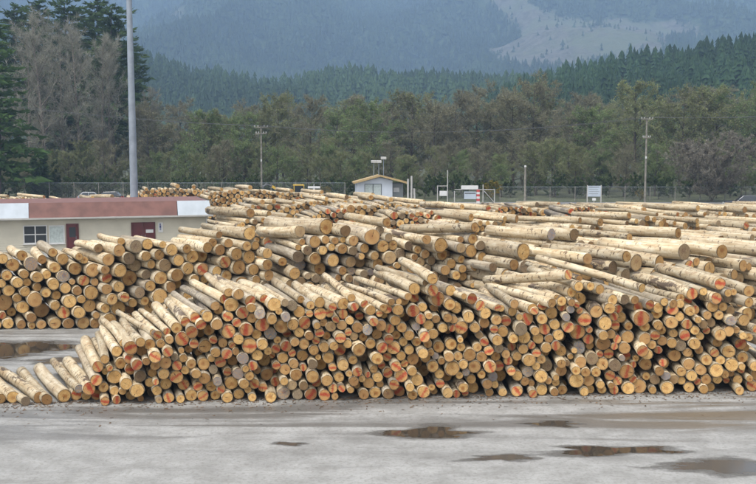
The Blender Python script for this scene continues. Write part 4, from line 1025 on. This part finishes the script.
# ------------------------------------------------------------------ vehicles
def car(px, Y, rz, paint, label, s=1.0):
    x = (px - CX) / F * Y; t = thing('parked_car', label, 'car', (x, Y, 0), rz, 'cars parked beyond the log piles')
    prof = [(-2.1, .35), (2.1, .35), (2.15, .75), (2.05, .98), (1.0, 1.08), (-2.0, 1.10), (-2.15, .85)]
    b = MB().prism(prof, -.85, .85).build('body', paint, t, .06)
    cab = [(.95, 1.082), (.35, 1.62), (-1.35, 1.66), (-1.95, 1.102)]
    vs = [(x_, y_ * (1 if z_ < 1.2 else .82), z_) for y_ in (-.80, .80) for x_, z_ in cab]
    MB().add(vs, [(0, 1, 2, 3), (7, 6, 5, 4), (0, 4, 5, 1), (1, 5, 6, 2), (2, 6, 7, 3)]).build('cabin', paint, t, .04)
    MB().add([(.93, -.70, 1.12), (.93, .70, 1.12), (.40, .60, 1.60), (.40, -.60, 1.60), (.90, -.70, 1.11), (.90, .70, 1.11), (.37, .60, 1.59), (.37, -.60, 1.59)][:0] or
             [(.955, -.68, 1.12), (.955, .68, 1.12), (.43, .58, 1.60), (.43, -.58, 1.60)], [(0, 1, 2, 3)]).build('windscreen', M['glass'], t)
    for s_ in (-1, 1):
        MB().add([(.70, s_ * .812, 1.14), (.30, s_ * .70, 1.56), (-.45, s_ * .70, 1.58), (-.45, s_ * .812, 1.14)], [(0, 1, 2, 3)]).build('side_window', M['glass'], t)
        MB().add([(-.55, s_ * .812, 1.14), (-.55, s_ * .70, 1.58), (-1.25, s_ * .70, 1.59), (-1.65, s_ * .812, 1.14)], [(0, 1, 2, 3)]).build('side_window', M['glass'], t)
        MB().box(2.10, 2.17, s_ * .62 - .16, s_ * .62 + .16, .72, .88).build('headlight', M['white'], t)
        MB().box(-2.19, -2.10, s_ * .66 - .12, s_ * .66 + .12, .78, .98).build('tail_light', M['sign_red'], t)
        MB().box(.62, .82, s_ * .98 - .10, s_ * .98 + .10, 1.10, 1.25).build('mirror', paint, t)
        for xx in (-1.3, 1.3):
            wh = MB().tube((xx, s_ * .70, .33), (xx, s_ * .90, .33), .33, .33, 18).build('wheel', M['rubber'], t); MB().tube((xx, s_ * .901, .33), (xx, s_ * .915, .33), .19, .19, 12).build('rim', M['steel'], wh)
    t.scale = (s, s, s); return t
car(746, 128, math.radians(168), M['paint_navy'], 'dark navy car parked behind the logs by the bare bush', 1.25)
car(93, 148, math.radians(5), M['paint_silver'], 'silver car parked beyond the cream building, behind the mesh fence line'); car(107, 147.2, math.radians(182), M['paint_black'], 'black car parked next to the silver car beyond the cream building', 1.05)

p = at(297, 190, 133)
t = thing('log_loader', 'yellow wheeled log loader working among the far piles', 'loader', (p.x, 133, 0), math.radians(190))
MB().prism([(-2.6, .9), (-.4, .9), (-.2, 1.5), (-.4, 2.0), (-2.5, 1.9)], -.9, .9).build('engine_body', M['yellow'], t, .05); MB().prism([(.1, .7), (1.6, .7), (1.5, 1.4), (.1, 1.5)], -.8, .8).build('front_body', M['yellow'], t, .05)
cb = MB().box(-.9, .5, -.7, .7, 2.0, 3.25).build('cab', M['yellow'], t, .04)
MB().box(.502, .51, -.6, .6, 2.15, 3.1).build('pane', M['glass'], cb); MB().box(-.8, .4, -.712, -.702, 2.2, 3.1).build('pane', M['glass'], cb); MB().box(-.8, .4, .702, .712, 2.2, 3.1).build('pane', M['glass'], cb)
for s_ in (-1, 1):
    MB().prism([(.5, 1.4), (.9, 1.3), (3.4, 2.9), (3.2, 3.15)], s_ * .6 - .09, s_ * .6 + .09).build('lift_arm', M['yellow'], t)
    MB().path([Vector((3.25, s_ * .55, 3.0)), Vector((4.0, s_ * .55, 3.3)), Vector((4.5, s_ * .55, 3.0)), Vector((4.5, s_ * .55, 2.5))], .09, 6).build('grapple_claw', M['steel_dark'], t)
    for xx in (-1.7, 1.3):
        wh = MB().tube((xx, s_ * .75, .78), (xx, s_ * 1.3, .78), .78, .78, 18).build('wheel', M['rubber'], t); MB().tube((xx, s_ * 1.301, .78), (xx, s_ * 1.33, .78), .4, .4, 12).build('rim', M['yellow'], wh)


# ------------------------------------------------------------------ haze between here and the mountain
hz = NT('air'); hz.n.remove(hz.p)
pv = hz.node('ShaderNodeVolumePrincipled'); pv.inputs['Color'].default_value = (.47, .68, 1.0, 1); pv.inputs['Density'].default_value = .00028; pv.inputs['Anisotropy'].default_value = .25
hz.l.new(pv.outputs[0], hz.out.inputs['Volume'])
hb = MB().box(-2900, 2900, -80, 4700, -9, 680).build('haze', hz.m); hb['kind'] = 'stuff'
tag(hb, 'pale blue haze between the yard and the mountain', 'haze', kind='stuff')
